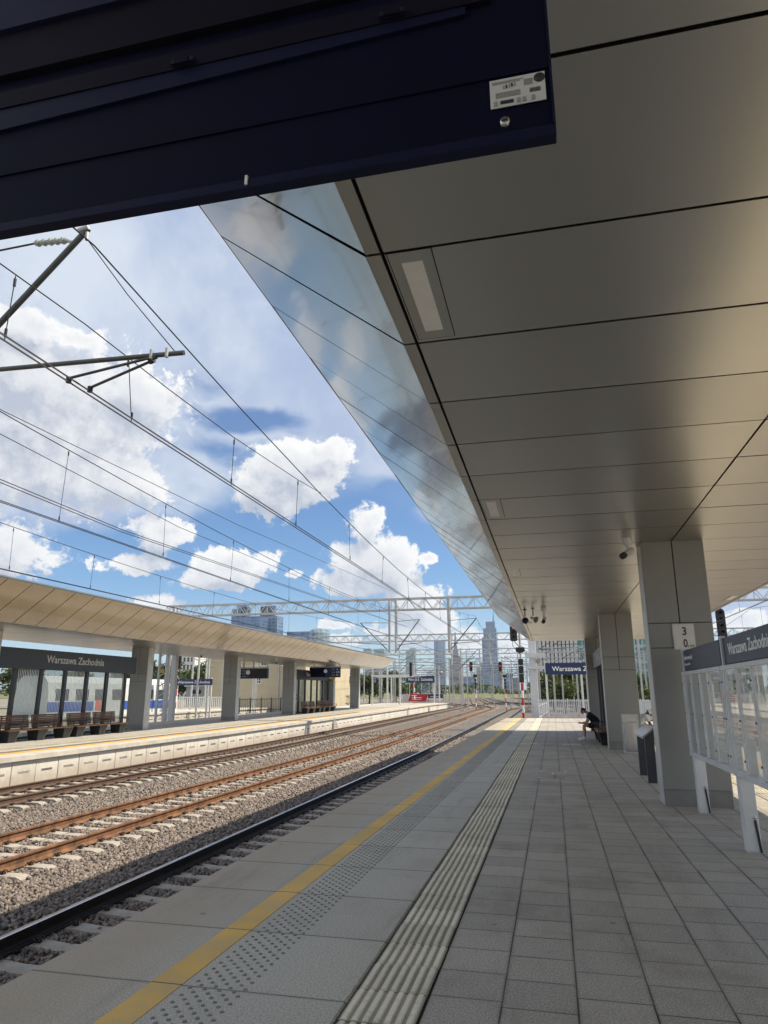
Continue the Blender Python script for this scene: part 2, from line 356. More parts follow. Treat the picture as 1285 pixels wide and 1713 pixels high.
def gravel_sheet(name, col):
    m, gg, b, out = newmat(name); co = gg.n('ShaderNodeTexCoord').outputs['Object']
    vo = gg.n('ShaderNodeTexVoronoi'); vo.inputs['Scale'].default_value = 17.0; gg.put(vo.inputs['Vector'], co)
    vc = gg.xyz(vo.outputs['Color'])[0]; big = gg.noise(co, .25, 5, .6)
    cc = gg.mix(vc, tuple(q*.42 for q in col), tuple(q*1.5 for q in col))
    cc = gg.mix(gg.ss(big, .45, .7, 0, .5), cc, (.19, .145, .115))
    cc = gg.mix(gg.ss(vo.outputs['Distance'], .35, .75, 0, .8), cc, (.03, .027, .024))
    gg.put(b.inputs['Base Color'], cc); b.inputs['Roughness'].default_value = .9
    bump(gg, b, gg.m('SUBTRACT', 1.0, vo.outputs['Distance']), .9, .03)
gravel_sheet('gravel', (.205, .178, .16))
m, gg, b, out = newmat('yard_ground'); co = gg.n('ShaderNodeTexCoord').outputs['Object']
cc = gg.mix(gg.ss(gg.noise(co, .06, 6, .6), .42, .6), (.20, .175, .15), (.13, .135, .06)); cc = gg.mix(gg.ss(gg.noise(co, 2.0, 6, .7), .3, .7), cc, (.24, .22, .20))
gg.put(b.inputs['Base Color'], cc); b.inputs['Roughness'].default_value = .95
m, gg, b, out = newmat('grass_field'); co = gg.n('ShaderNodeTexCoord').outputs['Object']
cc = gg.mix(gg.ss(gg.noise(co, .15, 6, .65), .35, .65), (.08, .10, .035), (.20, .19, .075))
gg.put(b.inputs['Base Color'], cc); b.inputs['Roughness'].default_value = .95
def tower_glass(name, col, dark, sx, sz, rough=.12, vert=False):
    m, gg, b, out = newmat(name); co = gg.n('ShaderNodeTexCoord').outputs['Object']; x, y, z = gg.xyz(co)
    hx = gg.m('ADD', x, y)
    fx = gg.m('FRACT', gg.m('DIVIDE', hx, sx)); fz = gg.m('FRACT', gg.m('DIVIDE', z, sz))
    mull = gg.m('MULTIPLY', gg.ss(fx, .12, .2), 1.0 if vert else gg.ss(fz, .2, .3))
    wn = gg.n('ShaderNodeTexWhiteNoise', noise_dimensions='2D'); gg.put(wn.inputs['Vector'], gg.comb(gg.m('FLOOR', gg.m('DIVIDE', hx, sx)), gg.m('FLOOR', gg.m('DIVIDE', z, sz)), 0.0))
    cc = gg.mix(mull, col, gg.mix(gg.m('MULTIPLY', wn.outputs['Value'], .6), dark, col))
    gg.put(b.inputs['Base Color'], cc); b.inputs['Roughness'].default_value = rough; b.inputs['Metallic'].default_value = .35
tower_glass('glass_blue', (.22, .29, .38), (.07, .12, .21), 9.0, 8.0)
tower_glass('glass_deep', (.16, .24, .38), (.06, .11, .22), 12.0, 8.0)
tower_glass('glass_teal', (.36, .46, .48), (.16, .24, .27), 10.0, 9.0)
tower_glass('glass_stripe', (.42, .48, .55), (.06, .14, .30), 14.0, 400.0, vert=True)
tower_glass('stone_tower', (.29, .29, .30), (.17, .17, .19), 12.0, 9.0, .7)
tower_glass('office_teal', (.40, .52, .50), (.05, .20, .20), 1.6, 1.8)

# ------------------------------------------------------------------ mesh builder
class MB:
    def __init__(s): s.v = []; s.f = []; s.m = []; s.mats = []; s.sm = []
    def mi(s, mat):
        if mat not in s.mats: s.mats.append(mat)
        return s.mats.index(mat)
    def add(s, vs, fs, mat, smooth=False):
        o = len(s.v); k = s.mi(mat); s.v += [tuple(v) for v in vs]
        for f in fs: s.f.append(tuple(i+o for i in f)); s.m.append(k); s.sm.append(smooth)
        return s
    def box(s, x0, x1, y0, y1, z0, z1, mat):
        vs = [(x0, y0, z0), (x1, y0, z0), (x1, y1, z0), (x0, y1, z0), (x0, y0, z1), (x1, y0, z1), (x1, y1, z1), (x0, y1, z1)]
        return s.add(vs, [(3, 2, 1, 0), (4, 5, 6, 7), (0, 1, 5, 4), (1, 2, 6, 5), (2, 3, 7, 6), (3, 0, 4, 7)], mat)
    def hexa(s, vs, mat):
        return s.add(vs, [(3, 2, 1, 0), (4, 5, 6, 7), (0, 1, 5, 4), (1, 2, 6, 5), (2, 3, 7, 6), (3, 0, 4, 7)], mat)
    def bbox(s, x0, x1, y0, y1, z0, z1, mat, c=.006):
        """box with its edges cut back"""
        c = min(c, (x1-x0)*.45, (y1-y0)*.45, (z1-z0)*.45); vs = []; fs = []
        X = (x0, x1); Y = (y0, y1); Z = (z0, z1)
        idx = {}
        for i in (0, 1):
            for j in (0, 1):
                for k in (0, 1):
                    dx = c*(1-2*i); dy = c*(1-2*j); dz = c*(1-2*k)
                    for a, p in (('x', (X[i], Y[j]+dy, Z[k]+dz)), ('y', (X[i]+dx, Y[j], Z[k]+dz)), ('z', (X[i]+dx, Y[j]+dy, Z[k]))):
                        idx[(i, j, k, a)] = len(vs); vs.append(p)
        I = idx
        fs += [(I[0,0,0,'x'], I[0,0,1,'x'], I[0,1,1,'x'], I[0,1,0,'x']), (I[1,0,0,'x'], I[1,1,0,'x'], I[1,1,1,'x'], I[1,0,1,'x']),
               (I[0,0,0,'y'], I[1,0,0,'y'], I[1,0,1,'y'], I[0,0,1,'y']), (I[0,1,0,'y'], I[0,1,1,'y'], I[1,1,1,'y'], I[1,1,0,'y']),
               (I[0,0,0,'z'], I[0,1,0,'z'], I[1,1,0,'z'], I[1,0,0,'z']), (I[0,0,1,'z'], I[1,0,1,'z'], I[1,1,1,'z'], I[0,1,1,'z'])]
        for i in (0, 1):
            for j in (0, 1): fs.append((I[i,j,0,'x'], I[i,j,1,'x'], I[i,j,1,'y'], I[i,j,0,'y']) if i == j else (I[i,j,0,'y'], I[i,j,1,'y'], I[i,j,1,'x'], I[i,j,0,'x']))
            for k in (0, 1): fs.append((I[i,0,k,'x'], I[i,1,k,'x'], I[i,1,k,'z'], I[i,0,k,'z']))
        for j in (0, 1):
            for k in (0, 1): fs.append((I[0,j,k,'y'], I[1,j,k,'y'], I[1,j,k,'z'], I[0,j,k,'z']))
        for i in (0, 1):
            for j in (0, 1):
                for k in (0, 1): fs.append((I[i,j,k,'x'], I[i,j,k,'y'], I[i,j,k,'z']))
        return s.add(vs, fs, mat)
    def tube(s, p0, p1, r0, mat, r1=None, n=8, caps=True, smooth=True):
        p0 = Vector(p0); p1 = Vector(p1); r1 = r0 if r1 is None else r1
        d = (p1-p0).normalized(); a = d.orthogonal().normalized(); b = d.cross(a)
        vs = []
        for p, r in ((p0, r0), (p1, r1)):
            for i in range(n):
                t = 2*math.pi*i/n; vs.append(p + (a*math.cos(t)+b*math.sin(t))*r)
        s.add(vs, [(i, (i+1) % n, n+(i+1) % n, n+i) for i in range(n)], mat, smooth)
        if caps:
            s.add(vs, [tuple(range(n-1, -1, -1)), tuple(range(n, 2*n))], mat)
        return s
    def path(s, pts, r, mat, n=6, smooth=True, closed=False):
        """one tube through all the points"""
        pts = [Vector(p) for p in pts]; vs = []; N = len(pts)
        up_ = Vector((0, 0, 1))
        for i, p in enumerate(pts):
            d = (pts[min(i+1, N-1)]-pts[max(i-1, 0)]).normalized()
            ref = up_ if abs(d.z) < .95 else Vector((1, 0, 0))
            a = d.cross(ref).normalized(); b = d.cross(a)
            for k in range(n):
                t = 2*math.pi*k/n; vs.append(p + (a*math.cos(t)+b*math.sin(t))*r)
        fs = [(i*n+k, i*n+(k+1) % n, (i+1)*n+(k+1) % n, (i+1)*n+k) for i in range(N-1) for k in range(n)]
        s.add(vs, fs, mat, smooth); s.add([], [], mat)
        o = len(s.v)-len(vs); km = s.mi(mat)
        s.f.append(tuple(o+k for k in range(n))); s.m.append(km); s.sm.append(False)
        s.f.append(tuple(o+(N-1)*n+n-1-k for k in range(n))); s.m.append(km); s.sm.append(False)
        return s
    def bar(s, p0, p1, w, h, mat, upv=(0, 0, 1)):
        """square bar from p0 to p1"""
        p0 = Vector(p0); p1 = Vector(p1); d = (p1-p0).normalized(); u = Vector(upv)
        if abs(d.dot(u)) > .98: u = Vector((0, 1, 0))
        a = d.cross(u).normalized()*w/2; b = a.cross(d).normalized()*h/2
        vs = [p0-a-b, p0+a-b, p1+a-b, p1-a-b, p0-a+b, p0+a+b, p1+a+b, p1-a+b]
        return s.hexa(vs, mat)
    def lathe(s, prof, mat, c=(0, 0, 0), n=16, axis='z', smooth=True):
        vs = []; cx, cy_, cz = c
        for (r, h) in prof:
            for i in range(n):
                t = 2*math.pi*i/n; a, b = r*math.cos(t), r*math.sin(t)
                vs.append((cx+a, cy_+b, cz+h) if axis == 'z' else ((cx+a, cy_+h, cz+b) if axis == 'y' else (cx+h, cy_+a, cz+b)))
        N = len(prof)
        fs = [(j*n+i, j*n+(i+1) % n, (j+1)*n+(i+1) % n, (j+1)*n+i) for j in range(N-1) for i in range(n)]
        s.add(vs, fs, mat, smooth)
        return s
    def prism(s, poly, y0, y1, mat, axis='y'):
        """polygon in x-z pushed along y (or y-z along x, x-y along z)"""
        n = len(poly)
        def P(a, b, t): return (a, t, b) if axis == 'y' else ((t, a, b) if axis == 'x' else (a, b, t))
        vs = [P(a, b, y0) for a, b in poly] + [P(a, b, y1) for a, b in poly]
        fs = [tuple(range(n)), tuple(range(2*n-1, n-1, -1))] + [(i, n+i, n+(i+1) % n, (i+1) % n) for i in range(n)]
        return s.add(vs, fs, mat)
    def quad(s, a, b, c, d, mat): return s.add([a, b, c, d], [(0, 1, 2, 3)], mat)
    def build(s, name, parent=None, loc=None, rel=False):
        me = bpy.data.meshes.new(name)
        v = s.v
        if rel and parent is not None:
            o = parent.location
            if parent.parent: o = o + parent.parent.location
            v = [(a-o.x, b-o.y, c-o.z) for a, b, c in v]
        me.from_pydata(v, [], s.f)
        for k in s.mats: me.materials.append(MATS[k])
        me.polygons.foreach_set('material_index', s.m); me.polygons.foreach_set('use_smooth', s.sm)
        me.update(); me.validate()
        o = bpy.data.objects.new(name, me); COL.objects.link(o)
        if parent is not None: o.parent = parent
        if loc is not None: o.location = loc
        return o
def tag(o, label=None, cat=None, group=None, kind=None):
    if label: o['label'] = label
    if cat: o['category'] = cat
    if group: o['group'] = group
    if kind: o['kind'] = kind
    return o
def thing(name, label, cat, loc=(0, 0, 0), group=None, rz=0.0):
    o = bpy.data.objects.new(name, None); COL.objects.link(o); o.location = loc; o.rotation_euler = (0, 0, rz); o.empty_display_size = .2
    return tag(o, label, cat, group)
def struct(mb, name): return tag(mb.build(name), kind='structure')
def copy_tree(o, parent=None):
    kids = list(o.children); c = o.copy(); COL.objects.link(c)
    if parent is not None: c.parent = parent
    for k in kids: copy_tree(k, c)
    return c
def dup(o, loc, rz=None, label=None, group=None, sc=None):
    c = copy_tree(o); c.location = loc
    if rz is not None: c.rotation_euler = (0, 0, rz)
    if label: c['label'] = label
    if group: c['group'] = group
    if sc: c.scale = sc
    return c
def text_into(mb, txt, size, origin, xdir, updir, mat, depth=.006, align='LEFT', bold=0.0, xs=1.0):
    cu = bpy.data.curves.new('t', 'FONT'); cu.body = txt; cu.size = size; cu.extrude = depth/2; cu.align_x = align; cu.offset = bold; cu.resolution_u = 3
    ob = bpy.data.objects.new('t', cu); COL.objects.link(ob); dg = bpy.context.evaluated_depsgraph_get(); dg.update()
    me = bpy.data.meshes.new_from_object(ob.evaluated_get(dg))
    xd = Vector(xdir).normalized(); ud = Vector(updir).normalized(); nd = xd.cross(ud); og = Vector(origin)
    vs = [og + xd*v.co.x*xs + ud*v.co.y + nd*v.co.z for v in me.vertices]
    mb.add(vs, [tuple(p.vertices) for p in me.polygons], mat)
    bpy.data.objects.remove(ob); bpy.data.curves.remove(cu); bpy.data.meshes.remove(me)
    return mb

# ================================================================== the lie of the land
def lift(Y): return 0.0062*min(max(Y-32.0, 0.0), 58.0)
def bend(Y):
    if Y < 85: return 0.0
    return -0.0009*(Y-85)**2 if Y < 150 else -3.80 - 0.117*(Y-150)
def strip(mb, xs, ys, zf, mat):
    """sheet over a grid of x and y lines, height zf(x, y), bent with the line"""
    nx = len(xs); vs = [(x+bend(y), y, zf(x, y)) for y in ys for x in xs]
    fs = [(j*nx+i, j*nx+i+1, (j+1)*nx+i+1, (j+1)*nx+i) for j in range(len(ys)-1) for i in range(nx-1)]
    return mb.add(vs, fs, mat)
ys_g = [-380, -60, -8, 0, 8, 16, 24, 32] + list(range(36, 100, 6)) + [110, 130, 160, 220, 400, 900, 2000, 3400]
mb = MB(); xs = [-2400, -800, -200, -60, -15, 0, 15, 60, 200, 800, 2400]
vs = [(x, y, -1.25+lift(y)) for y in ys_g for x in xs]; n_ = len(xs)
mb.add(vs, [(j*n_+i, j*n_+i+1, (j+1)*n_+i+1, (j+1)*n_+i) for j in range(len(ys_g)-1) for i in range(n_-1)], 'yard_ground')
struct(mb, 'ground')
mb = MB(); ysb = [-12, 0] + list(range(4, 150, 3)) + list(range(150, 340, 10))
strip(mb, [-34.0, -30, -26, -20, -15.0, -12, -9, -6, -3.2, 0, 3, 6, 10, 16, 24], ysb, lambda x, y: -1.0+lift(y) if y > 47 or x < -3 else -1.04, 'gravel')
tag(mb.build('ballast'), kind='stuff')
mb = MB(); mb.add([(-420, 330, -.75), (330, 330, -.75), (330, 420, 1.0), (-420, 420, 1.0), (-420, 900, 1.3), (330, 900, 1.3)], [(0, 1, 2, 3), (3, 2, 5, 4)], 'grass_field')
tag(mb.build('grass'), 'pale yellow green grass on the bank beyond the tracks', 'grass', kind='stuff')

# ---------------------------------------------------------------- crushed stone on top of the ballast
def make_stones():
    base = np.array([(-1,-1,-1),(1,-1,-1),(1,1,-1),(-1,1,-1),(-1,-1,1),(1,-1,1),(1,1,1),(-1,1,1)], float)*.5
    quads = np.array([(3,2,1,0),(4,5,6,7),(0,1,5,4),(1,2,6,5),(2,3,7,6),(3,0,4,7)])
    pts = []
    def scatter(x0, x1, y0, y1, dens, s0, s1):
        n = int((x1-x0)*(y1-y0)*dens); x = rng.uniform(x0, x1, n); y = rng.uniform(y0, y1, n); s = rng.uniform(s0, s1, n); return np.stack([x, y, s], 1)
    pts.append(scatter(-7.6, -4.4, 3.5, 13, 560, .022, .048))
    pts.append(scatter(-12.0, -7.6, 6.0, 17, 430, .024, .050))
    pts.append(scatter(-7.6, -4.4, 13, 26, 330, .027, .053))
    pts.append(scatter(-15.0, -12.0, 12, 22, 240, .028, .053))
    pts.append(scatter(-12.0, -7.6, 17, 32, 190, .040, .070))
    pts.append(scatter(-7.6, -4.2, 26, 45, 120, .045, .075))
    pts.append(scatter(-15.0, -7.6, 30, 50, 70, .05, .08))
    P = np.concatenate(pts)
    keep = np.ones(len(P), bool)
    for x0 in (-4.95, -9.02, -13.55):
        on = (np.abs(P[:, 0]-x0) < 1.3); ph = np.mod(P[:, 1]-SLEEP0, .6); on &= (ph < .15) | (ph > .45)
        keep &= ~(on & (rng.random(len(P)) < .975))
        for sgn in (-1, 1): keep &= ~(np.abs(P[:, 0]-(x0+sgn*.755)) < .06)
    P = P[keep]; N = len(P)
    sc = P[:, 2][:, None]*rng.uniform(.65, 1.25, (N, 3))
    V = base[None]*(1+rng.uniform(-.38, .38, (N, 8, 3)))*sc[:, None, :]
    q = rng.normal(size=(N, 4)); q /= np.linalg.norm(q, axis=1)[:, None]; w, x, y, z = q.T
    R_ = np.stack([1-2*(y*y+z*z), 2*(x*y-z*w), 2*(x*z+y*w), 2*(x*y+z*w), 1-2*(x*x+z*z), 2*(y*z-x*w), 2*(x*z-y*w), 2*(y*z+x*w), 1-2*(x*x+y*y)], 1).reshape(N, 3, 3)
    V = np.einsum('nij,nkj->nki', R_, V)
    lf = .0062*np.clip(P[:, 1]-32, 0, 58)
    C_ = np.stack([P[:, 0], P[:, 1], -1.0+lf+rng.uniform(-.004, .030, N)], 1)
    V = (V+C_[:, None, :]).reshape(-1, 3)
    F = (quads[None]+(np.arange(N)*8)[:, None, None]).reshape(-1)
    me = bpy.data.meshes.new('ballast_stones'); me.vertices.add(len(V)); me.vertices.foreach_set('co', V.reshape(-1).astype(np.float32))
    me.loops.add(len(F)); me.loops.foreach_set('vertex_index', F.astype(np.int32)); npol = len(F)//4
    me.polygons.add(npol); me.polygons.foreach_set('loop_start', (np.arange(npol)*4).astype(np.int32)); me.polygons.foreach_set('loop_total', np.full(npol, 4, np.int32))
    me.materials.append(MATS['ballast_stone']); me.update(); me.validate()
    o = bpy.data.objects.new('ballast_stones', me); COL.objects.link(o)
    tag(o, 'grey brown crushed stone lying between the sleepers and rails', 'ballast', kind='stuff')
SLEEP0 = 3.12
make_stones()

# ---------------------------------------------------------------- tracks
RAIL = [(-.075, 0), (.075, 0), (.075, .012), (.022, .030), (.010, .046), (.010, .122), (.035, .138), (.036, .166), (.026, .172), (-.026, .172), (-.036, .166), (-.035, .138), (-.010, .122), (-.010, .046), (-.022, .030), (-.075, .012)]
def rail_mesh(x, zt, ys, side, top, name, parent):
    mb = MB(); n = len(RAIL); vs = []
    for y in ys:
        for (u, w) in RAIL: vs.append((x+u+bend(y), y, zt-.172+w+lift(y)))
    fs = []; ft = []
    for j in range(len(ys)-1):
        for i in range(n):
            f = (j*n+i, j*n+(i+1) % n, (j+1)*n+(i+1) % n, (j+1)*n+i); (ft if i in (7, 8, 9) else fs).append(f)
    mb.add(vs, fs, side); o = len(mb.v)-len(vs); k = mb.mi(top)
    for f in ft: mb.f.append(tuple(a+o for a in f)); mb.m.append(k); mb.sm.append(False)
    mb.f.append(tuple(range(n-1, -1, -1))); mb.m.append(mb.mi(side)); mb.sm.append(False)
    return mb.build(name, parent)
def sleeper_mb(dark=False):
    mb = MB(); L = 1.28
    # ends full height, dished in the middle
    xs_ = [(-L, -.035), (-L+.10, 0), (-.98, 0.0), (-.58, -.004), (-.36, -.022), (.36, -.022), (.58, -.004), (.98, 0), (L-.10, 0), (L, -.035)]
    vs = []
    for x, z in xs_: vs += [(x, -.145, -.2), (x, -.115, z), (x, .115, z), (x, .145, -.2)]
    fs = [(4*i+a, 4*i+(a+1) % 4, 4*i+4+(a+1) % 4, 4*i+4+a) for i in range(len(xs_)-1) for a in range(4)] + [(3, 2, 1, 0), tuple(4*(len(xs_)-1)+a for a in range(4))]
    mb.add(vs, fs, 'concrete_sleeper')
    for s in (-1, 1):
        for t in (-1, 1):
            cx = s*.7525+t*.115
            for dy in (-.035, .035):
                pts = [(cx+.035*math.cos(a)*t, dy*1.2+.030*math.sin(a), .018+.030*math.sin(a*.5)) for a in [i*math.pi*1.7/6 for i in range(7)]]
                mb.path(pts, .009, 'clip_steel', n=5)
            mb.box(cx-.03, cx+.03, -.02, .02, -.002, .03, 'clip_steel')
    return mb
SL = sleeper_mb().build('sleeper'); SLEEPER = SL.data; bpy.data.objects.remove(SL)
ys_r = [-10, 0] + list(range(6, 84, 6)) + list(range(86, 200, 4)) + list(range(200, 345, 12))
def track(x0, zt, side, top, label, y_first, n_ind=100, far=190):
    t = thing('railway_track', label, 'railway track', (0, 0, 0), 'railway tracks')
    for s in (-1, 1): rail_mesh(x0+s*.7525, zt, ys_r, side, top, 'rail', t)
    z = zt-.172-.004
    k0 = math.ceil((y_first-SLEEP0)/.6)
    for k in range(k0, k0+n_ind):
        y = SLEEP0+.6*k; o = bpy.data.objects.new('sleeper', SLEEPER); COL.objects.link(o); o.parent = t
        o.location = (x0+bend(y)+rng.uniform(-.02, .02), y+rng.uniform(-.015, .015), z+lift(y)); o.rotation_euler = (0, 0, rng.uniform(-.008, .008))
    mb = MB(); y = SLEEP0+.6*(k0+n_ind)
    while y < far:
        b = bend(y); mb.box(x0+b-1.28, x0+b+1.28, y-.13, y+.13, z+lift(y)-.15, z+lift(y), 'concrete_sleeper'); y += .6
    if mb.v: tag(mb.build('distant_sleepers', t), kind='stuff')
    return t
track(-4.95, -.78, 'rail_dark', 'rail_top', 'railway track nearest the camera platform with black rails and shiny worn tops', 3.4)
track(-9.02, -.78, 'rail_rust', 'rail_rust', 'middle railway track with bright orange rusty rails and pale sleepers', 8.0)
track(-13.55, -.74, 'rail_brown', 'rail_top_brown', 'railway track with dark brown rails along the white opposite platform wall', 13.0)
track(7.38, -.80, 'rail_dark', 'rail_top', 'railway track on the far right side of the camera platform', 8.0, 60, 150)
track(11.6, -.80, 'rail_rust', 'rail_top_brown', 'outer railway track to the right seen through the display case glass', 14.0, 40, 110)
track(-25.8, -.80, 'rail_brown', 'rail_top_brown', 'railway track hidden behind the opposite platform, with brown rails', 40.0, 20, 130)
# turnouts in the throat beyond the platform ends: curved pairs of rails crossing between the tracks
def crossing(xa, xb, ya, yb, label):
    t = thing('track_turnout', label, 'railway track', (0, 0, 0), 'crossing rails in the station throat')
    for s in (-.75, .75):
        mb = MB(); pts = []
        for i in range(15):
            u = i/14; e = u*u*(3-2*u); y = ya+(yb-ya)*u; pts.append((xa+(xb-xa)*e+s+bend(y), y, -.83+lift(y)))
        for p, q in zip(pts, pts[1:]): mb.bar(p, q, .07, .15, 'rail_brown')
        mb.build('rail', t)
crossing(-13.55, -18.5, 112, 160, 'rails curving off to the left just beyond the end of the opposite platform')
crossing(-9.02, -13.55, 100, 146, 'crossing rails between the rusty track and the one left of it, beyond the platforms')
crossing(-4.95, 1.5, 92, 150, 'rails branching to the right beyond the red signal at the platform end')
crossing(1.5, -4.95, 120, 180, 'crossing rails far along the line that lead back towards the left')
crossing(7.38, 1.5, 80, 140, 'rails running in from behind the white picket fence towards the line')

# ---------------------------------------------------------------- camera platform
PE = 50.0   # its far end
mb = MB()
mb.box(-3.13, 5.54, -9, PE-.02, -1.3, -.13, 'concrete_light'); struct(mb, 'platform')
mb = MB(); mb.bbox(-3.25, -1.2155, -9, PE, -.128, 0, 'edge_slab', .012); mb.bbox(3.63, 5.66, -9, PE, -.128, 0, 'edge_slab', .012); struct(mb, 'platform_edge')
mb = MB(); mb.box(-.775, 3.19, -9, PE, -.128, 0, 'paver'); struct(mb, 'platform_paving')
mb = MB(); mb.box(-1.2125, -.778, -9, PE, -.128, -.012, 'joint_black'); mb.box(3.193, 3.627, -9, PE, -.128, -.012, 'joint_black')
def tactile(mb, x0, x1):
    y = -2.0; i = 0
    while y < PE-.4:
        z = rng.uniform(-.004, .004); dx = rng.uniform(-.003, .003); tilt = rng.uniform(-.003, .003)
        mb.hexa([(x0+dx, y+.009, -.05), (x1+dx, y+.009, -.05), (x1+dx, y+.391, -.05), (x0+dx, y+.391, -.05), (x0+dx, y+.009, z-.004), (x1+dx, y+.009, z-.004), (x1+dx, y+.391, z-.004+tilt), (x0+dx, y+.391, z-.004+tilt)], 'tactile')
        if y < 60:
            w = (x1-x0)/7
            for k in range(7):
                c = x0+dx+w*(k+.5); a, b_ = w*.33, w*.22; h = .010
                zz = z-.004
                mb.hexa([(c-a, y+.012, zz-.001), (c+a, y+.012, zz-.001), (c+a, y+.388, zz-.001+tilt), (c-a, y+.388, zz-.001+tilt), (c-b_, y+.015, zz+h), (c+b_, y+.015, zz+h), (c+b_, y+.385, zz+h+tilt), (c-b_, y+.385, zz+h+tilt)], 'tactile_rib')
        y += .4
tactile(mb, -1.198, -.795); tactile(mb, 3.21, 3.61); struct(mb, 'tactile_path')
mb = MB(); mb.box(-2.412, -2.218, -9, PE-.01, -.001, .004, 'yellow_line'); mb.box(4.63, 4.82, -9, PE-.01, -.001, .004, 'yellow_line'); struct(mb, 'platform_marking')
mb = MB()
def stud(mb, x, y, r=.0145, h=.0065):
    vs = []; n = 8
    for q, z in ((1.0, -.001), (.72, h*.85)):
        for i in range(n): t = 2*math.pi*i/n; vs.append((x+r*q*math.cos(t), y+r*q*math.sin(t), z))
    mb.add(vs, [(i, (i+1) % n, n+(i+1) % n, n+i) for i in range(n)]+[tuple(range(n, 2*n))], 'stud')
y = 3.0
while y < PE-.1:
    ph = ((y-4.21)/.988) % 1.0
    for k in range(4):
        stud(mb, -2.150+k*.092, y)
        if k < 3 or True: stud(mb, -2.150+.046+k*.092, y+.0494)
    y += .0988
struct(mb, 'tactile_studs')
mb = MB()
for x0, x1 in ((-1.15, -.6), (.18, .76)):
    x = x0
    while x < x1:
        for y in (24.86, 24.96, 25.06): mb.lathe([(.022, 0), (.018, .006), (0.001, .0065)], 'white_letter', (x, y, 0.0), n=6)
        x += .07
struct(mb, 'crossing_studs')
t = thing('floor_hatch', 'paved access hatch with metal corners set in the grey platform', 'hatch', (-.1, 15.7, 0))
mb = MB(); mb.box(-.4, .18, 15.06, 16.36, 0.001, .006, 'paver'); mb.build('cover', t, rel=True)
for x in (-.40, .12):
    for y in (15.04, 16.30):
        mb = MB(); mb.box(x, x+.08, y, y+.08, .002, .0095, 'rail_top'); mb.build('corner_plate', t, rel=True)
mb = MB(); mb.box(-.14, -.06, 15.9, 16.0, .002, .0095, 'rail_top'); mb.build('lifting_eye', t, rel=True)

# ---------------------------------------------------------------- opposite platform
LX = -15.15
def lz(y): return -.10+lift(y)
ys_l = [-6, 8] + [14+2*i for i in range(48)]
ye = 105.0; ys_l = [y for y in ys_l if y < ye] + [ye]
def lstrip(mb, x0, x1, dz0, dz1, mat, y0=None, y1=None):
    """solid band of the platform between two x lines"""
    yy = [y for y in ys_l if (y0 is None or y >= y0) and (y1 is None or y <= y1)]
    vs = []
    for y in yy: vs += [(x0, y, lz(y)+dz0), (x1, y, lz(y)+dz0), (x1, y, lz(y)+dz1), (x0, y, lz(y)+dz1)]
    n = len(yy); fs = [(4*i+a, 4*i+(a+1) % 4, 4*i+4+(a+1) % 4, 4*i+4+a) for i in range(n-1) for a in range(4)] + [(3, 2, 1, 0), tuple(4*(n-1)+a for a in range(4))]
    return mb.add(vs, fs, mat)
mb = MB(); lstrip(mb, -24.1, LX-.14, -1.3, -.14, 'concrete_light'); struct(mb, 'opposite_platform')
mb = MB(); lstrip(mb, -17.17, LX, -.135, 0, 'concrete_light'); lstrip(mb, -24.1, -22.1, -.135, 0, 'concrete_light'); struct(mb, 'opposite_platform_edge')
mb = MB(); lstrip(mb, -22.09, -17.62, -.135, 0, 'left_paver'); struct(mb, 'opposite_platform_paving')
mb = MB(); lstrip(mb, -16.30, -15.94, -.001, .005, 'left_yellow'); struct(mb, 'opposite_platform_marking')
mb = MB(); lstrip(mb, -17.60, -17.18, -.13, .006, 'tactile'); struct(mb, 'opposite_tactile_path')
mb = MB(); y = 12.0
while y < 60:
    for k in range(4): mb.box(-16.72+k*.11, -16.66+k*.11, y, y+.05, lz(y)-.001, lz(y)+.007, 'stud')
    y += .1
struct(mb, 'opposite_tactile_studs')
# facing of the platform edge: concrete panels one metre wide, each with a cast mark
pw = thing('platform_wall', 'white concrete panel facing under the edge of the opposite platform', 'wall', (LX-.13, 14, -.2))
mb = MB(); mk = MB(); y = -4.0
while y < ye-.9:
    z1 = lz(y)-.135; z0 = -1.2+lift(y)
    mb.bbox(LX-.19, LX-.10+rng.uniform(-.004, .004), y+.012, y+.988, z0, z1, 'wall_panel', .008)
    if y > 8:
        q = y+.26; zm = (z1+z0)*.5+.17
        for r_ in range(2 if y < 60 else 1):
            q = y+.26
            while q < y+.72:
                w = rng.uniform(.02, .07); mk.box(LX-.12, LX-.0945, q, q+w, zm-r_*.033-.022, zm-r_*.033, 'panel_mark'); q += w+rng.uniform(.008, .02)
    y += 1.0
mb.build('panels', pw, rel=True); mk.build('cast_marks', pw, rel=True)
# small steel steps against the facing
for i, (y, w) in enumerate(((48.5, .9), (88.0, .9))):
    t = thing('access_ladder', ('grey step bracket on the white platform wall, nearer one' if i == 0 else 'grey step bracket on the white platform wall, near its far end'), 'steps', (LX, y, -1.0+lift(y)), 'step brackets on the platform wall')
    mb = MB(); mb.bar((0.0, 0, .1), (0.0, 0, .85), .05, .05, 'galvanised'); mb.bar((0.0, .8, .1), (0.0, .8, .45), .05, .05, 'galvanised'); mb.bar((0, 0, .85), (0, .8, .42), .06, .05, 'galvanised'); mb.build('side_rail', t)
    for k in range(3):
        mb = MB(); mb.box(-.05, .10, 0, .8-.25*k, .12+.22*k, .16+.22*k, 'galvanised'); mb.build('step', t)
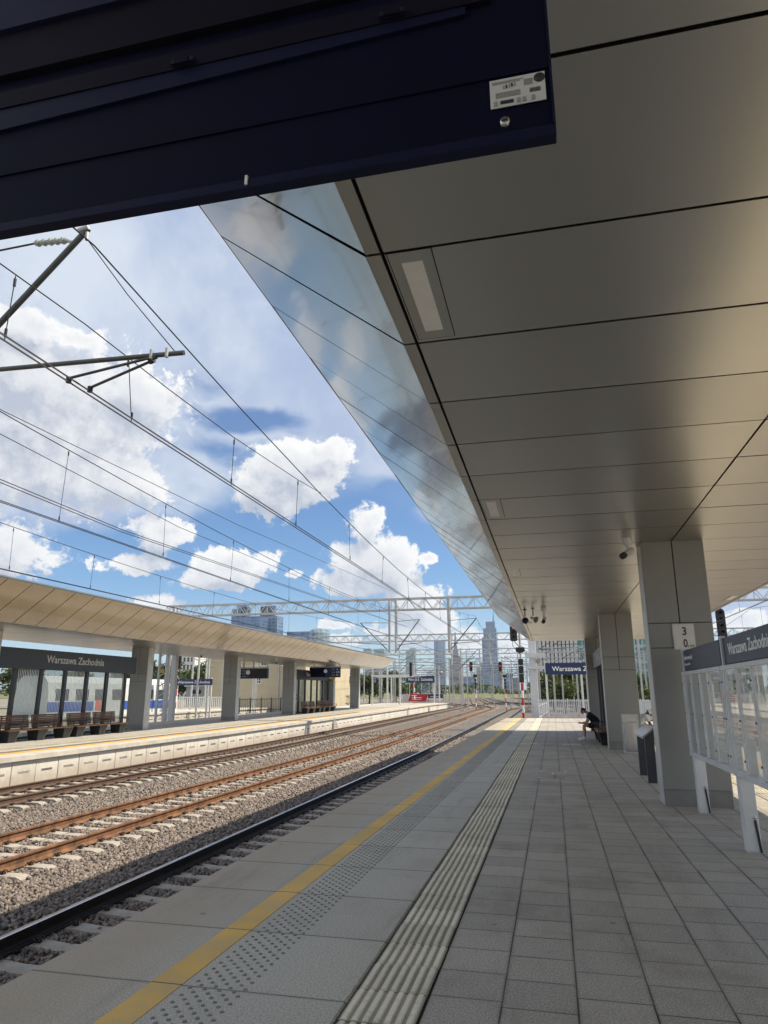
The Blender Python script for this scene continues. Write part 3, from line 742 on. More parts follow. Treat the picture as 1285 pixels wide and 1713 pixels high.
# third platform farther left
P3 = -33.5
mb = MB(); mb.box(P3-8, P3-.12, 30, 120, -1.3, -.12, 'concrete_light'); mb.box(P3-8, P3, 30, 120, -.118, .0, 'concrete_light'); struct(mb, 'farther_platform')
pw = thing('platform_wall', 'pale panel facing of the farther platform seen behind the opposite platform', 'wall', (P3-.12, 40, -.2))
mb = MB(); mk = MB(); y = 38.0
while y < 100:
    mb.bbox(P3-.18, P3-.09, y+.02, y+1.48, -1.1, -.12, 'concrete_light', .01); mk.box(P3-.12, P3-.083, y+.4, y+1.1, -.52, -.46, 'panel_mark'); y += 1.5
mb.build('panels', pw, rel=True); mk.build('cast_marks', pw, rel=True)

# ================================================================== canopies
PITCHJ = 1.067
def jit(a): return rng.uniform(-a, a)
def canopy(label, cx, zf, y0, y1, wing, joints0, cols, colz0, lights, name='platform_canopy', lights_r=True):
    """soffit at zf(y); wing(y) = height of the outer edge of the sloping fascia"""
    hw = 2.92; ow = 4.41
    t = thing(name, label, 'canopy', (cx, (y0+y1)/2, 0), 'station canopies')
    sof = MB(); fas = [MB(), MB()]; core = MB(); roof = MB(); gp = .011
    js = [joints0+PITCHJ*k for k in range(-30, 120)]; js = [y0]+[j for j in js if y0+.15 < j < y1-.15]+[y1]
    bands = [(-hw, -hw+.095), (-hw+.095, 0.0), (0.0, hw-.095), (hw-.095, hw)]
    for a, b_ in zip(js, js[1:]):
        za, zb = zf(a), zf(b_)
        for (u, v) in bands:
            gl = 0 if u == -hw else gp; gr = 0 if v == hw else gp
            if abs(v-u) < .2: k = [0, 0, 0, 0]
            else: k = [jit(.0016) for _ in range(4)]
            x0, x1 = cx+u+gl, cx+v-gr
            sof.hexa([(x0, a+gp, za+k[0]), (x1, a+gp, za+k[1]), (x1, b_-gp, zb+k[2]), (x0, b_-gp, zb+k[3]),
                      (x0, a+gp, za+.02), (x1, a+gp, za+.02), (x1, b_-gp, zb+.02), (x0, b_-gp, zb+.02)], 'soffit_metal')
        for s, F in ((-1, fas[0]), (1, fas[1])):
            wa, wb = wing(a), wing(b_); k = [jit(.004) for _ in range(4)]
            nx, nz = s*.6, -.8
            pa = [(cx+s*(hw+.004), a+gp*1.25, za+.004), (cx+s*ow, a+gp*1.25, wa), (cx+s*ow, b_-gp*1.25, wb), (cx+s*(hw+.004), b_-gp*1.25, zb+.004)]
            lo = [(p[0]+nx*k[i], p[1], p[2]+nz*k[i]) for i, p in enumerate(pa)]; hi = [(p[0]-nx*.02, p[1], p[2]-nz*.02) for p in pa]
            if s < 0: lo = lo[::-1]; hi = hi[::-1]
            F.hexa(lo+hi, 'fascia_metal')
        core.add([(cx-hw+.03, a, za+.045), (cx+hw-.03, a, za+.045), (cx+hw-.03, b_, zb+.045), (cx-hw+.03, b_, zb+.045)], [(0, 1, 2, 3)], 'joint_black')
        for s in (-1, 1):
            core.add([(cx+s*(hw-.03), a, za+.046), (cx+s*(ow-.02), a, wing(a)+.04), (cx+s*(ow-.02), b_, wing(b_)+.04), (cx+s*(hw-.03), b_, zb+.046)], [(0, 1, 2, 3)], 'joint_black')
        wa, wb = wing(a)+.06, wing(b_)+.06
        roof.hexa([(cx-ow, a, wa-.05), (cx+ow, a, wa-.05), (cx+ow, b_, wb-.05), (cx-ow, b_, wb-.05), (cx-ow, a, wa+.03), (cx+ow, a, wa+.03), (cx+ow, b_, wb+.03), (cx-ow, b_, wb+.03)], 'roof_grey')
    for s in (-1, 1):   # thin drip edge along the wing
        for a, b_ in zip(js, js[1:]):
            fas[0 if s < 0 else 1].hexa([(cx+s*ow-.006, a, wing(a)-.002), (cx+s*ow+.006, a, wing(a)-.002), (cx+s*ow+.006, b_, wing(b_)-.002), (cx+s*ow-.006, b_, wing(b_)-.002), (cx+s*ow-.006, a, wing(a)+.05), (cx+s*ow+.006, a, wing(a)+.05), (cx+s*ow+.006, b_, wing(b_)+.05), (cx+s*ow-.006, b_, wing(b_)+.05)], 'fascia_metal')
    for yy, d in ((y0, -1), (y1, 1)):
        z = zf(yy); w = wing(yy)
        fas[0].prism([(cx-hw, z+.005), (cx+hw, z+.005), (cx+ow, w+.01), (cx+ow, w+.08), (cx-ow, w+.08), (cx-ow, w+.01)], yy, yy+d*.02, 'fascia_metal')
    sof.build('soffit', t, rel=True); fas[0].build('fascia', t, rel=True); fas[1].build('fascia', t, rel=True)
    core.build('backing', t, rel=True); roof.build('roof', t, rel=True)
    for y in cols:
        c = MB(); zt = zf(y)+.01; zb = colz0(y); D = .56; w = .475
        for s in (-1, 1):
            xa, xb = (cx-w, cx-.008) if s < 0 else (cx+.008, cx+w)
            c.bbox(xa, xb, y, y+D, zb+2.735, zt, 'grey_paint', .006); c.bbox(xa, xb, y, y+D, zb+2.345, zb+2.725, 'grey_paint', .006)
        c.bbox(cx-w, cx+w, y, y+D, zb+.235, zb+2.335, 'grey_paint', .006)
        c.box(cx-w+.012, cx+w-.012, y+.012, y+D-.012, zb+.02, zt-.01, 'joint_black')
        for s in (-1, 1): c.bbox(cx+s*(w+.006)-.006, cx+s*(w+.006)+.006, y+.03, y+D-.03, zb, zt-.03, 'galvanised', .003)
        co_ = c.build('column', t, rel=True)
        p = MB(); p.bbox(cx-w+.004, cx+w-.004, y+.004, y+D-.004, zb-.002, zb+.233, 'grey_plinth', .004); q = p.build('plinth', co_, rel=False)
        q.data.transform(Matrix.Translation(-t.location))
    for y in lights:
        for s in ((-1, 1) if lights_r else (-1,)):
            z = zf(y); xc = cx+s*(hw-.245)
            f = MB()
            for (a, b_, c_, d_) in ((-.125, -.062, -.50, .50), (.062, .125, -.50, .50), (-.062, .062, -.50, -.40), (-.062, .062, .40, .50)):
                f.box(xc+a, xc+b_, y+c_, y+d_, z-.0035, z+.015, 'soffit_metal')
            for a in (-.131, .126): f.box(xc+a, xc+a+.005, y-.50, y+.50, z-.0032, z+.01, 'joint_black')
            f.box(xc-.131, xc+.131, y+.50, y+.505, z-.0032, z+.01, 'joint_black')
            fo = f.build('ceiling_light', t, rel=True)
            g2 = MB(); g2.box(xc-.062, xc+.062, y-.40, y+.40, z-.003, z+.012, 'lamp_diffuser'); q = g2.build('diffuser', fo); q.data.transform(Matrix.Translation(-t.location))
    return t
ZC = 4.06
canopy('large silver canopy overhead with grey panelled ceiling above the camera platform', 2.03, lambda y: ZC, -7.5, 34.4, lambda y: 5.215, 3.32, (.95, 11.87, 22.88, 33.5), lambda y: 0.0, (3.83, 9.14, 14.42, 19.75, 25.05, 30.4))
canopy('long beige canopy on grey columns over the opposite platform', -20.47, lambda y: 3.95+lift(y), 2.0, 73.4, lambda y: 5.06+.25*lift(y), 3.9, (11.2, 21.7, 32.2, 42.75, 53.3, 63.8, 74.3-1.6), lambda y: lz(y), (), lights_r=False)

def fit_text(mb, txt, width, height, origin, xdir, updir, mat, depth=.006, bold=.0):
    """lettering stretched to a given width and cap height, origin = lower left"""
    t = MB(); text_into(t, txt, 1.0, (0, 0, 0), (1, 0, 0), (0, 1, 0), mat, depth=0.02, bold=bold)
    x0 = min(v[0] for v in t.v); x1 = max(v[0] for v in t.v); kx = width/(x1-x0); ky = height/.70
    xd = Vector(xdir).normalized(); ud = Vector(updir).normalized(); nd = xd.cross(ud); og = Vector(origin)
    vs = [og + xd*(v[0]-x0)*kx + ud*v[1]*ky + nd*v[2]*depth/.02 for v in t.v]
    return mb.add(vs, t.f, mat)

# ================================================================== hanging departure boards
def v_s(s): return EYE + 1.22*s       # height of a line on the near board's face plane
YB = 1.22
pm('dark_cover', (.009, .008, .018), .65, spec=.12)
pm('case_header', (.04, .055, .085), .42, spec=.3)
pm('navy_light', (.014, .016, .050), .6, spec=.2)
t = thing('departure_board', 'dark navy back of a big departure board hanging right overhead, with white sticker', 'departure board', (-1.1, YB, 2.7))
XR = .062*1.22
mb = MB(); zb = v_s(.908)
mb.bbox(-2.35, XR, YB, YB+.030, zb, v_s(.930), 'navy_steel', .002)                 # lower lip
mb.box(-2.35, XR-.006, YB+.008, YB+.028, v_s(.930), v_s(1.050), 'navy_dark')
mb.box(XR-.0055, XR, YB-.0, YB+.030, v_s(.930), v_s(1.30), 'navy_steel')             # end cheek
mb.box(-2.35, XR-.006, YB+.003, YB+.028, v_s(1.0503), v_s(1.132), 'navy_dark')
mb.hexa([(-2.35, YB-.004, v_s(1.1324)), (-.10, YB-.004, v_s(1.20)), (-.10, YB+.028, v_s(1.20)), (-2.35, YB+.028, v_s(1.1324)), (-2.35, YB-.004, v_s(1.218)), (-.10, YB-.004, v_s(1.218)), (-.10, YB+.028, v_s(1.218)), (-2.35, YB+.028, v_s(1.218))], 'navy_steel')
mb.box(-2.35, XR-.006, YB+.006, YB+.026, v_s(1.133), v_s(1.218), 'navy_dark')
mb.box(-2.35, -.045, YB-.008, YB+.026, v_s(1.2184), v_s(1.262), 'dark_cover')
mb.box(-2.35, XR-.006, YB+.006, YB+.026, v_s(1.2185), v_s(1.30), 'navy_dark')
mb.box(-2.35, -.035, YB-.016, YB+.026, v_s(1.3004), v_s(1.415), 'dark_cover')
mb.box(-2.35, -.02, YB-.030, YB+.026, v_s(1.4154), 3.9, 'navy_light')
mb.build('housing', t, rel=True)
for (x, s) in ((-.79, 1.222), (-.265, 1.224)):
    c = MB(); c.box(x-.030, x+.030, YB-.020, YB-.0085, v_s(s), v_s(s)+.012, 'navy_light'); c.box(x-.018, x+.018, YB-.024, YB-.0202, v_s(s)-.006, v_s(s)+.010, 'dark_cover'); c.build('bracket', t, rel=True)
st = MB(); xa, xb = -.055, .0605; za, zc = v_s(.984), v_s(1.044)
yf = YB+.0
st.box(xa, xb, yf+.003, yf+.0045, za, zc, 'sticker')
so = st.build('sticker', t, rel=True)
k = MB(); W_ = xb-xa; H_ = zc-za
def ink(u0, u1, w0, w1, mt): k.box(xa+u0*W_, xa+u1*W_, yf+.0015, yf+.003, za+w0*H_, za+w1*H_, mt)
ink(.05, .62, .87, .90, 'sticker_grey'); ink(.05, .55, .82, .84, 'sticker_grey')
for i, u in enumerate((.24, .29, .345, .39, .44)): ink(u, u+.03, .62+.012*i, .74+.012*i, 'sticker_ink' if i % 2 else 'sticker_grey')
for i in range(4): ink(.10, .55, .33+.05*i, .355+.05*i, 'sticker_grey')
ink(.18, .42, .10, .21, 'sticker_ink')
for i in range(5): ink(.62, .78, .62+.045*i, .645+.045*i, 'sticker_grey')
for i in range(9): ink(.72+.022*i, .72+.022*i+.012, .34, .48, 'sticker_ink')
for u in (.06, .48, .58, .74): ink(u, u+.07, .06, .22, 'sticker_grey')
k.lathe([(.0115, 0.0), (.0115, -.0012), (.0001, -.0013)], 'sticker_ink', (xa+.9*W_, yf+.0025, za+.80*H_), n=20, axis='y')
kk = k.build('print', so); kk.data.transform(Matrix.Translation(-t.location))
l = MB(); l.lathe([(.0105, 0.022), (.0105, -.002), (.007, -.003), (.0001, -.003)], 'rail_top', (-.027, YB, v_s(.952)), n=20, axis='y'); l.box(-.033, -.021, YB-.0045, YB-.003, v_s(.952)-.0015, v_s(.952)+.0015, 'sticker_ink'); l.build('lock', t, rel=True)
h = MB()
for x in (-2.0, -.5): h.box(x-.03, x+.03, YB-.05, YB+.01, 3.9, ZC, 'navy_steel')
h.build('hanger', t, rel=True)
h = MB(); h.box(-.612, -.606, YB-.004, YB+.002, zb+.008, zb+.032, 'white_letter'); h.build('tab', t, rel=True)

def hanging_board(label, x0, x1, y, z0, z1, ztop, rows, rows_r, xclock, plate=False):
    t = thing('departure_board', label, 'departure board', ((x0+x1)/2, y, z0), 'departure boards over the opposite platform')
    b = MB(); b.bbox(x0, x1, y, y+.28, z0, z1, 'navy_sign', .01); b.build('case', t, rel=True)
    s = MB(); s.box(x0+(x1-x0)*.40 if not rows_r else x0+.06, x1-.04 if not rows_r else x0+(x1-x0)*.52, y-.006, y, z0+.05, z1-.05, 'black_plastic' if not rows_r else 'navy_dark'); s.build('screen', t, rel=True)
    tx = MB(); H = z1-z0
    for lst, xx, sg in ((rows, x0+.07, 1), (rows_r, x1-.30, -1)):
        for i, r_ in enumerate(lst):
            fit_text(tx, r_, .13*len(r_), H*.17, (xx, y-.004, z1-H*(.27+.29*i)), (1, 0, 0), (0, 0, 1), 'white_letter', .004, .01)
            for j in range(2): tx.box(xx+.24*sg, xx+(.24+.30-.06*j)*sg if sg > 0 else xx-.04, y-.005, y, z1-H*(.16+.29*i+.06*j)-.014, z1-H*(.16+.29*i+.06*j), 'grey_letter') if sg > 0 else tx.box(xx-.42, xx-.12-.05*j, y-.005, y, z1-H*(.16+.29*i+.06*j)-.014, z1-H*(.16+.29*i+.06*j), 'grey_letter')
    tx.build('lettering', t, rel=True)
    if xclock is not None:
        c = MB(); c.lathe([(.155, .0), (.155, -.02), (.14, -.025), (.0001, -.025)], 'white_letter', (xclock, y, z1-H*.36), n=20, axis='y'); c.box(xclock-.008, xclock+.008, y-.032, y-.025, z1-H*.36, z1-H*.36+.11, 'joint_black'); c.box(xclock, xclock+.09, y-.032, y-.025, z1-H*.36-.008, z1-H*.36+.008, 'joint_black'); c.build('clock', t, rel=True)
    f = MB()
    for x in (x0+.35, (x0+x1)/2, x1-.06): f.box(x-.04, x+.04, y+.10, y+.18, z1+.06, ztop, 'galvanised')
    f.box(x0, x1+.06, y+.09, y+.19, z1, z1+.10, 'galvanised'); f.build('hanger', t, rel=True)
    if plate:
        p = MB(); p.box(x1-.95, x1-.45, y+.05, y+.07, z0-.15, z0, 'yellow_plate'); p.build('notice', t, rel=True)
    return t
a, b_ = at(399, 1119, Y=46.2), at(447, 1135, Y=46.2)
hanging_board('dark departure board with small clock hanging just right of a grey column', a.x, b_.x, 46.2, b_.z, a.z, 4.0, ('4', '8', '6'), (), a.x+(b_.x-a.x)*.34)
a, b_ = at(518, 1117, Y=58.0), at(568.5, 1133, Y=58.0)
hanging_board('wider navy departure board with yellow notice below, in front of the distant glazed shelter', a.x, b_.x, 58.0, b_.z, a.z, 4.1, (), ('4', '10', '9'), a.x+(b_.x-a.x)*.53, True)

# ================================================================== shelters and benches
def shelter(label, cx, y0, y1, zb, zh, grp, mull, txt_y, txt_w, name='windbreak_shelter', txtm='grey_letter', stripes=True):
    t = thing(name, label, 'shelter', (cx, (y0+y1)/2, zb), grp)
    h = MB(); h.bbox(cx-.22, cx+.22, y0, y1, zb+2.71, zb+zh, 'dark_frame', .008); ho = h.build('header', t, rel=True)
    x = MB()
    fit_text(x, 'Warszawa Zachodnia', txt_w, .30, (cx+.221, txt_y, zb+2.71+(zh-2.71)*.36), (0, 1, 0), (0, 0, 1), txtm, .012, .014)
    fit_text(x, 'Warszawa Zachodnia', txt_w, .30, (cx-.221, txt_y+txt_w, zb+2.71+(zh-2.71)*.36), (0, -1, 0), (0, 0, 1), txtm, .012, .014)
    q = x.build('lettering', ho); q.data.transform(Matrix.Translation(-t.location))
    for y in mull:
        m_ = MB(); m_.bbox(cx-.06, cx+.06, y-.09, y+.09, zb, zb+2.71, 'dark_frame', .006); m_.build('post', t, rel=True)
    gl = MB(); ys = sorted(mull)
    for a, b_ in zip(ys, ys[1:]): gl.quad((cx, a+.09, zb+.12), (cx, b_-.09, zb+.12), (cx, b_-.09, zb+2.7), (cx, a+.09, zb+2.7), 'pane_glass')
    gl.build('glazing', t, rel=True)
    if stripes:
        s = MB(); y = ys[0]+.12
        while y < ys[-1]-.1:
            if min(abs(y-q) for q in ys) > .1: s.box(cx+.004, cx+.008, y-.017, y+.017, zb+.14, zb+2.68, 'white_paint')
            y += .092
        s.build('printed_stripes', t, rel=True)
    f = MB(); f.box(cx-.05, cx+.05, y0+.1, y1-.1, zb+.02, zb+.12, 'dark_frame'); f.build('bottom_rail', t, rel=True)
    return t
shelter('dark framed glass shelter under big station name lettering, near left on the opposite platform', -20.5, 22.35, 31.66, -.1, 3.50, 'glazed shelters', [31.1-1.48*k for k in range(6)], 25.15, 3.86)
shelter('smaller looking far glass shelter standing between two columns of the opposite platform', -20.5, 53.95, 63.75, lz(58), 3.50, 'glazed shelters', [54.2+1.58*k for k in range(7)], 57.0, 3.86, stripes=False)
shelter('dark framed glass shelter between grey columns of the camera platform, behind the seated man', 2.03, 23.52, 33.42, 0.0, 3.35, 'glazed shelters', [23.75+1.57*k for k in range(7)], 26.5, 3.86, stripes=False)

def bench_proto(label, loc, rz, grp):
    t = thing('bench', label, 'bench', loc, grp, rz)
    L = 3.6
    for y in (.02, 1.55, 3.05):
        s = MB()
        s.hexa([(.06, y+.07, 0), (.46, y+.07, 0), (.46, y+.43, 0), (.06, y+.43, 0), (.0, y, .40), (.54, y, .40), (.54, y+.5, .40), (.0, y+.5, .40)], 'black_plastic'); s.build('support', t)
        a = MB(); a.hexa([(.44, y+.36, .0), (.47, y+.36, 0), (.47, y+.42, 0), (.44, y+.42, 0), (.56, y+.56, .66), (.60, y+.56, .66), (.60, y+.62, .66), (.56, y+.62, .66)], 'steel_tube')
        a.bar((.03, y+.59, .64), (.58, y+.59, .64), .05, .03, 'steel_tube'); a.build('armrest', t)
    s = MB()
    for k in range(5): s.bbox(.05+k*.105, .14+k*.105, .0, L, .405, .45, 'orange_wood' if k == 4 else 'dark_wood', .006)
    s.build('seat', t)
    for (ya, yb) in ((.02, 1.62), (1.78, 3.42)):
        b = MB()
        for k in range(7):
            z = .49+k*.068; x = .02-.012*k; b.bbox(x-.03, x, ya, yb, z, z+.060, 'dark_wood', .005)
        b.box(-.09, -.065, ya+.2, ya+.26, .40, .96, 'dark_frame'); b.box(-.09, -.065, yb-.26, yb-.2, .40, .96, 'dark_frame'); b.build('backrest', t)
    return t
GB = 'wooden benches'
b0 = bench_proto('dark slatted bench at the left end of the near shelter on the opposite platform', (-20.0, 22.6, -.1), 0, GB)
dup(b0, (-20.0, 26.45, -.1), 0, 'dark slatted bench beside the grey column, right one before the near opposite shelter')
dup(b0, (-20.0, 55.2, lz(56)), 0, 'left of two distant black benches before the far opposite shelter')
dup(b0, (-20.0, 59.4, lz(60)), 0, 'right of two distant black benches before the far opposite shelter')
dup(b0, (1.90, 28.05, 0), math.pi, 'black ended bench on the camera platform on which the hunched man sits')
dup(b0, (2.25, 24.2, 0), 0, 'bench on the far side of the glass, used by the person in a white cap')

# ================================================================== things on the camera platform
t = thing('kilometre_plate', 'small white square plate with black 3 over 0 on the nearest grey column', 'sign', (2.04, 11.86, 2.3))
a, b_ = at(1123.5, 1043.5, Y=11.84), at(1165.5, 1086.5, Y=11.84)
mb = MB(); mb.bbox(a.x, b_.x, 11.838, 11.858, b_.z, a.z, 'galvanised', .004); mb.build('frame', t, rel=True)
mb = MB(); mb.box(a.x+.014, b_.x-.014, 11.8335, 11.838, b_.z+.014, a.z-.014, 'sign_white'); pl = mb.build('plate', t, rel=True)
mb = MB(); cx_ = (a.x+b_.x)/2; hh = a.z-b_.z
fit_text(mb, '3', .062, hh*.30, (cx_-.02, 11.832, a.z-hh*.44), (1, 0, 0), (0, 0, 1), 'sticker_ink', .003, .02)
fit_text(mb, '0', .062, hh*.30, (cx_-.02, 11.832, a.z-hh*.90), (1, 0, 0), (0, 0, 1), 'sticker_ink', .003, .02)
fit_text(mb, '199', .085, hh*.10, (b_.x-.115, 11.832, b_.z+hh*.08), (1, 0, 0), (0, 0, 1), 'sticker_ink', .003, .005)
q = mb.build('figures', pl); q.data.transform(Matrix.Translation(-t.location))

# glazed notice case along the platform
t = thing('notice_case', 'long white framed glass notice case with grey station name header on slim legs', 'notice case', (1.985, 8.0, 0))
xc = 1.985; ends = [11.62, 9.02, 6.42, 3.82]
for i, (yb, ya) in enumerate(zip(ends, ends[1:])):
    h = MB(); h.bbox(xc-.035, xc+.035, ya+.02, yb-.02 if i else yb, 1.965, 2.265, 'case_header', .005); ho = h.build('header', t, rel=True)
    fr = MB()
    fr.bbox(xc-.06, xc+.05, ya+.045, yb-.02 if i else yb, 1.905, 1.958, 'white_paint', .006); fr.bbox(xc-.06, xc+.05, ya+.045, yb-.02 if i else yb, .752, .815, 'white_paint', .006)
    n_d = 4
    for k in range(n_d+1):
        y = ya+.07+(yb-.05-ya-.07)*k/n_d; fr.bbox(xc-.061, xc+.05, y-.022, y+.022, .818, 1.902, 'white_paint', .005)
        for z in (.95, 1.36, 1.77): fr.lathe([(.011, 0), (.011, -.012), (.0001, -.013)], 'steel_tube', (xc-.061, y, z), n=8, axis='x')
    fr.build('frame', t, rel=True)
    gl = MB(); bk = MB()
    for k in range(n_d):
        y0_, y1_ = ya+.07+(yb-.05-ya-.07)*k/n_d+.024, ya+.07+(yb-.05-ya-.07)*(k+1)/n_d-.024
        gl.quad((xc-.045, y1_, .82), (xc-.045, y0_, .82), (xc-.045, y0_, 1.90), (xc-.045, y1_, 1.90), 'case_glass')
        if i < 1 and k >= 2: bk.box(xc+.02, xc+.03, y0_+.12, y1_-.06, .84, 1.86, 'sign_white')
    gl.build('glass', t, rel=True)
    if bk.v: bk.build('poster', t, rel=True)
    x = MB()
    if i == 0:
        y0_ = yb-.06
        x.box(xc-.0385, xc-.035, y0_-.13, y0_, 2.03, 2.20, 'white_letter'); x.box(xc-.041, xc-.0385, y0_-.075, y0_-.055, 2.06, 2.13, 'dark_frame'); x.lathe([(.014, 0), (.014, -.002), (.0001, -.002)], 'dark_frame', (xc-.0386, y0_-.065, 2.158), n=10, axis='x')
        fit_text(x, 'Informacja', .62, .062, (xc-.036, y0_-.19, 2.125), (0, -1, 0), (0, 0, 1), 'white_letter', .004, .004)
        fit_text(x, 'Information', .42, .036, (xc-.036, y0_-.19, 2.045), (0, -1, 0), (0, 0, 1), 'white_letter', .004)
    else:
        fit_text(x, 'Warszawa Zachodnia', 1.62, .125, (xc-.036, yb-.40, 2.065), (0, -1, 0), (0, 0, 1), 'white_letter', .004, .012)
    q = x.build('lettering', ho); q.data.transform(Matrix.Translation(-t.location))
for i, y in enumerate((11.28, 8.72, 6.15)):
    l = MB(); l.bbox(xc-.07, xc+.075, y-.02, y+.11, 0.012, .75, 'white_paint', .006); l.bbox(xc-.062, xc-.002, y+.1135, y+.155, .012, 2.29, 'white_paint', .004); l.box(xc-.075, xc+.08, y-.025, y+.16, 0, .012, 'galvanised'); lo = l.build('leg', t, rel=True)
    s = MB(); s.bar((xc+.035, y-.028, .33), (xc+.062, y-.028, .012), .022, .014, 'black_plastic', (0, 1, 0)); s.lathe([(.016, 0), (.016, -.012), (.006, -.013)], 'rail_top', (xc+.033, y-.021, .355), n=10, axis='y'); q = s.build('tie_strap', lo); q.data.transform(Matrix.Translation(-t.location))

t = thing('lectern', 'slanted silver information lectern standing on two dark flat legs', 'lectern', (1.75, 15.4, 0))
for y in (14.72, 16.02):
    mb = MB(); mb.prism([(1.655, 0), (1.815, 0), (1.83, .985), (1.655, .845)], y, y+.07, 'dark_frame'); mb.build('leg', t, rel=True)
mb = MB(); mb.prism([(1.615, .80), (1.845, .985), (1.845, 1.025), (1.615, .84)], 14.66, 16.14, 'rail_top'); mb.build('top_plate', t, rel=True)

t = thing('litter_bin', 'clear plastic bag litter bin with crumpled rubbish beside the second grey column', 'litter bin', (2.1, 21.9, 0))
mb = MB()
for x in (1.89, 2.31):
    for y in (21.72, 22.08): mb.tube((x, y, 0), (x, y, 1.06), .010, 'galvanised', n=6)
mb.path([(1.89, 21.72, 1.05), (2.31, 21.72, 1.05), (2.31, 22.08, 1.05), (1.89, 22.08, 1.05), (1.89, 21.72, 1.05)], .009, 'galvanised'); mb.path([(1.89, 21.72, .83), (2.31, 21.72, .83), (2.31, 22.08, .83), (1.89, 22.08, .83), (1.89, 21.72, .83)], .012, 'galvanised')
mb.box(1.89, 2.31, 21.72, 22.08, 0, .03, 'galvanised'); mb.build('frame', t, rel=True)
mb = MB(); prof = [(.12, .06), (.165, .10), (.18, .30), (.17, .55), (.205, .80), (.215, .84)]; n = 22; vs = []
for j, (r_, z) in enumerate(prof):
    for i in range(n):
        a = 2*math.pi*i/n; q = (abs(math.cos(a))**4+abs(math.sin(a))**4)**-.25; w = r_*min(q, 1.3)*(1+.07*math.sin(5*a+j*1.7)*math.sin(3*a-j)); vs.append((2.1+w*math.cos(a), 21.9+w*.84*math.sin(a), z))
mb.add(vs, [(j*n+i, j*n+(i+1) % n, (j+1)*n+(i+1) % n, (j+1)*n+i) for j in range(len(prof)-1) for i in range(n)], 'plastic_bag', True)
mb.quad((1.9, 21.73, .85), (2.3, 21.73, .85), (2.3, 21.73, 1.04), (1.9, 21.73, 1.04), 'plastic_bag'); mb.quad((2.3, 21.73, .85), (2.3, 22.07, .85), (2.3, 22.07, 1.04), (2.3, 21.73, 1.04), 'plastic_bag')
mb.build('bag', t, rel=True)
mb = MB()
for i in range(26):
    x, y, z = 2.1+rng.uniform(-.11, .11), 21.9+rng.uniform(-.09, .09), rng.uniform(.1, .36); s = rng.uniform(.02, .05)
    vs = [(x+rng.uniform(-s, s), y+rng.uniform(-s, s), z+rng.uniform(-s, s)) for _ in range(8)]
    mb.hexa(vs, ('litter_colour', 'white_letter', 'litter_colour', 'dark_wood')[i % 4])
mb.build('rubbish', t, rel=True)

def dome_camera(label, x, y, zt, rz, drop=.14, grp='security cameras'):
    t = thing('security_camera', label, 'security camera', (x, y, zt), grp, rz)
    mb = MB(); mb.lathe([(.075, 0), (.078, -.02), (.075, -.11), (.03, -.115), (.03, -drop-.03), (.0001, -drop-.03)], 'white_paint', n=18); mb.build('mount', t)
    mb = MB(); mb.tube((-.03, -.14, -drop-.16), (.03, .12, -drop-.05), .055, 'sign_white', n=14); o = mb.build('housing', t)
    mb = MB(); mb.tube((-.045, -.205, -drop-.187), (-.03, -.14, -drop-.16), .052, 'black_plastic', n=14); mb.build('lens_hood', t)
    return t
dome_camera('white ceiling camera beside the nearest grey column', 1.30, 11.45, ZC, -.35)
dome_camera('small dark ended camera hanging from the far part of the ceiling', -.13, 20.7, ZC, .1, .25)
def horn(label, x, y, zt, rz, mat):
    t = thing('loudspeaker', label, 'loudspeaker', (x, y, zt), 'horn loudspeakers on the ceiling', rz)
    mb = MB(); mb.tube((0, 0, 0), (0, 0, -.22), .018, mat, n=8); mb.lathe([(.06, 0), (.06, -.02), (.02, -.022)], mat, n=12); mb.build('stem', t)
    mb = MB(); mb.lathe([(.0001, .16), (.055, .15), (.06, .02), (.075, -.05), (.13, -.17), (.15, -.175), (.135, -.17), (.06, -.02), (.0001, .02)], mat, (0, 0, 0), n=18, axis='y')
    o = mb.build('horn', t); o.data.transform(Matrix.Translation((0, 0, -.30)) @ Matrix.Rotation(math.radians(22), 4, 'X') @ Matrix.Scale(.66, 4))
    return t
horn('dark horn loudspeaker pointing at the camera, left of the ceiling pair', -.68, 21.0, ZC, .05, 'steel_tube')
horn('beige horn loudspeaker, right of the ceiling pair', -.44, 20.8, ZC, .9, 'speaker_grey')
dome_camera('camera under the beige canopy edge, right of the first bare column gap', -18.6, 35.2, 3.97, .6, .2, 'cameras under the opposite canopy')
dome_camera('camera under the beige canopy edge near the dark departure board', -18.2, 45.0, 4.02, .6, .2, 'cameras under the opposite canopy')

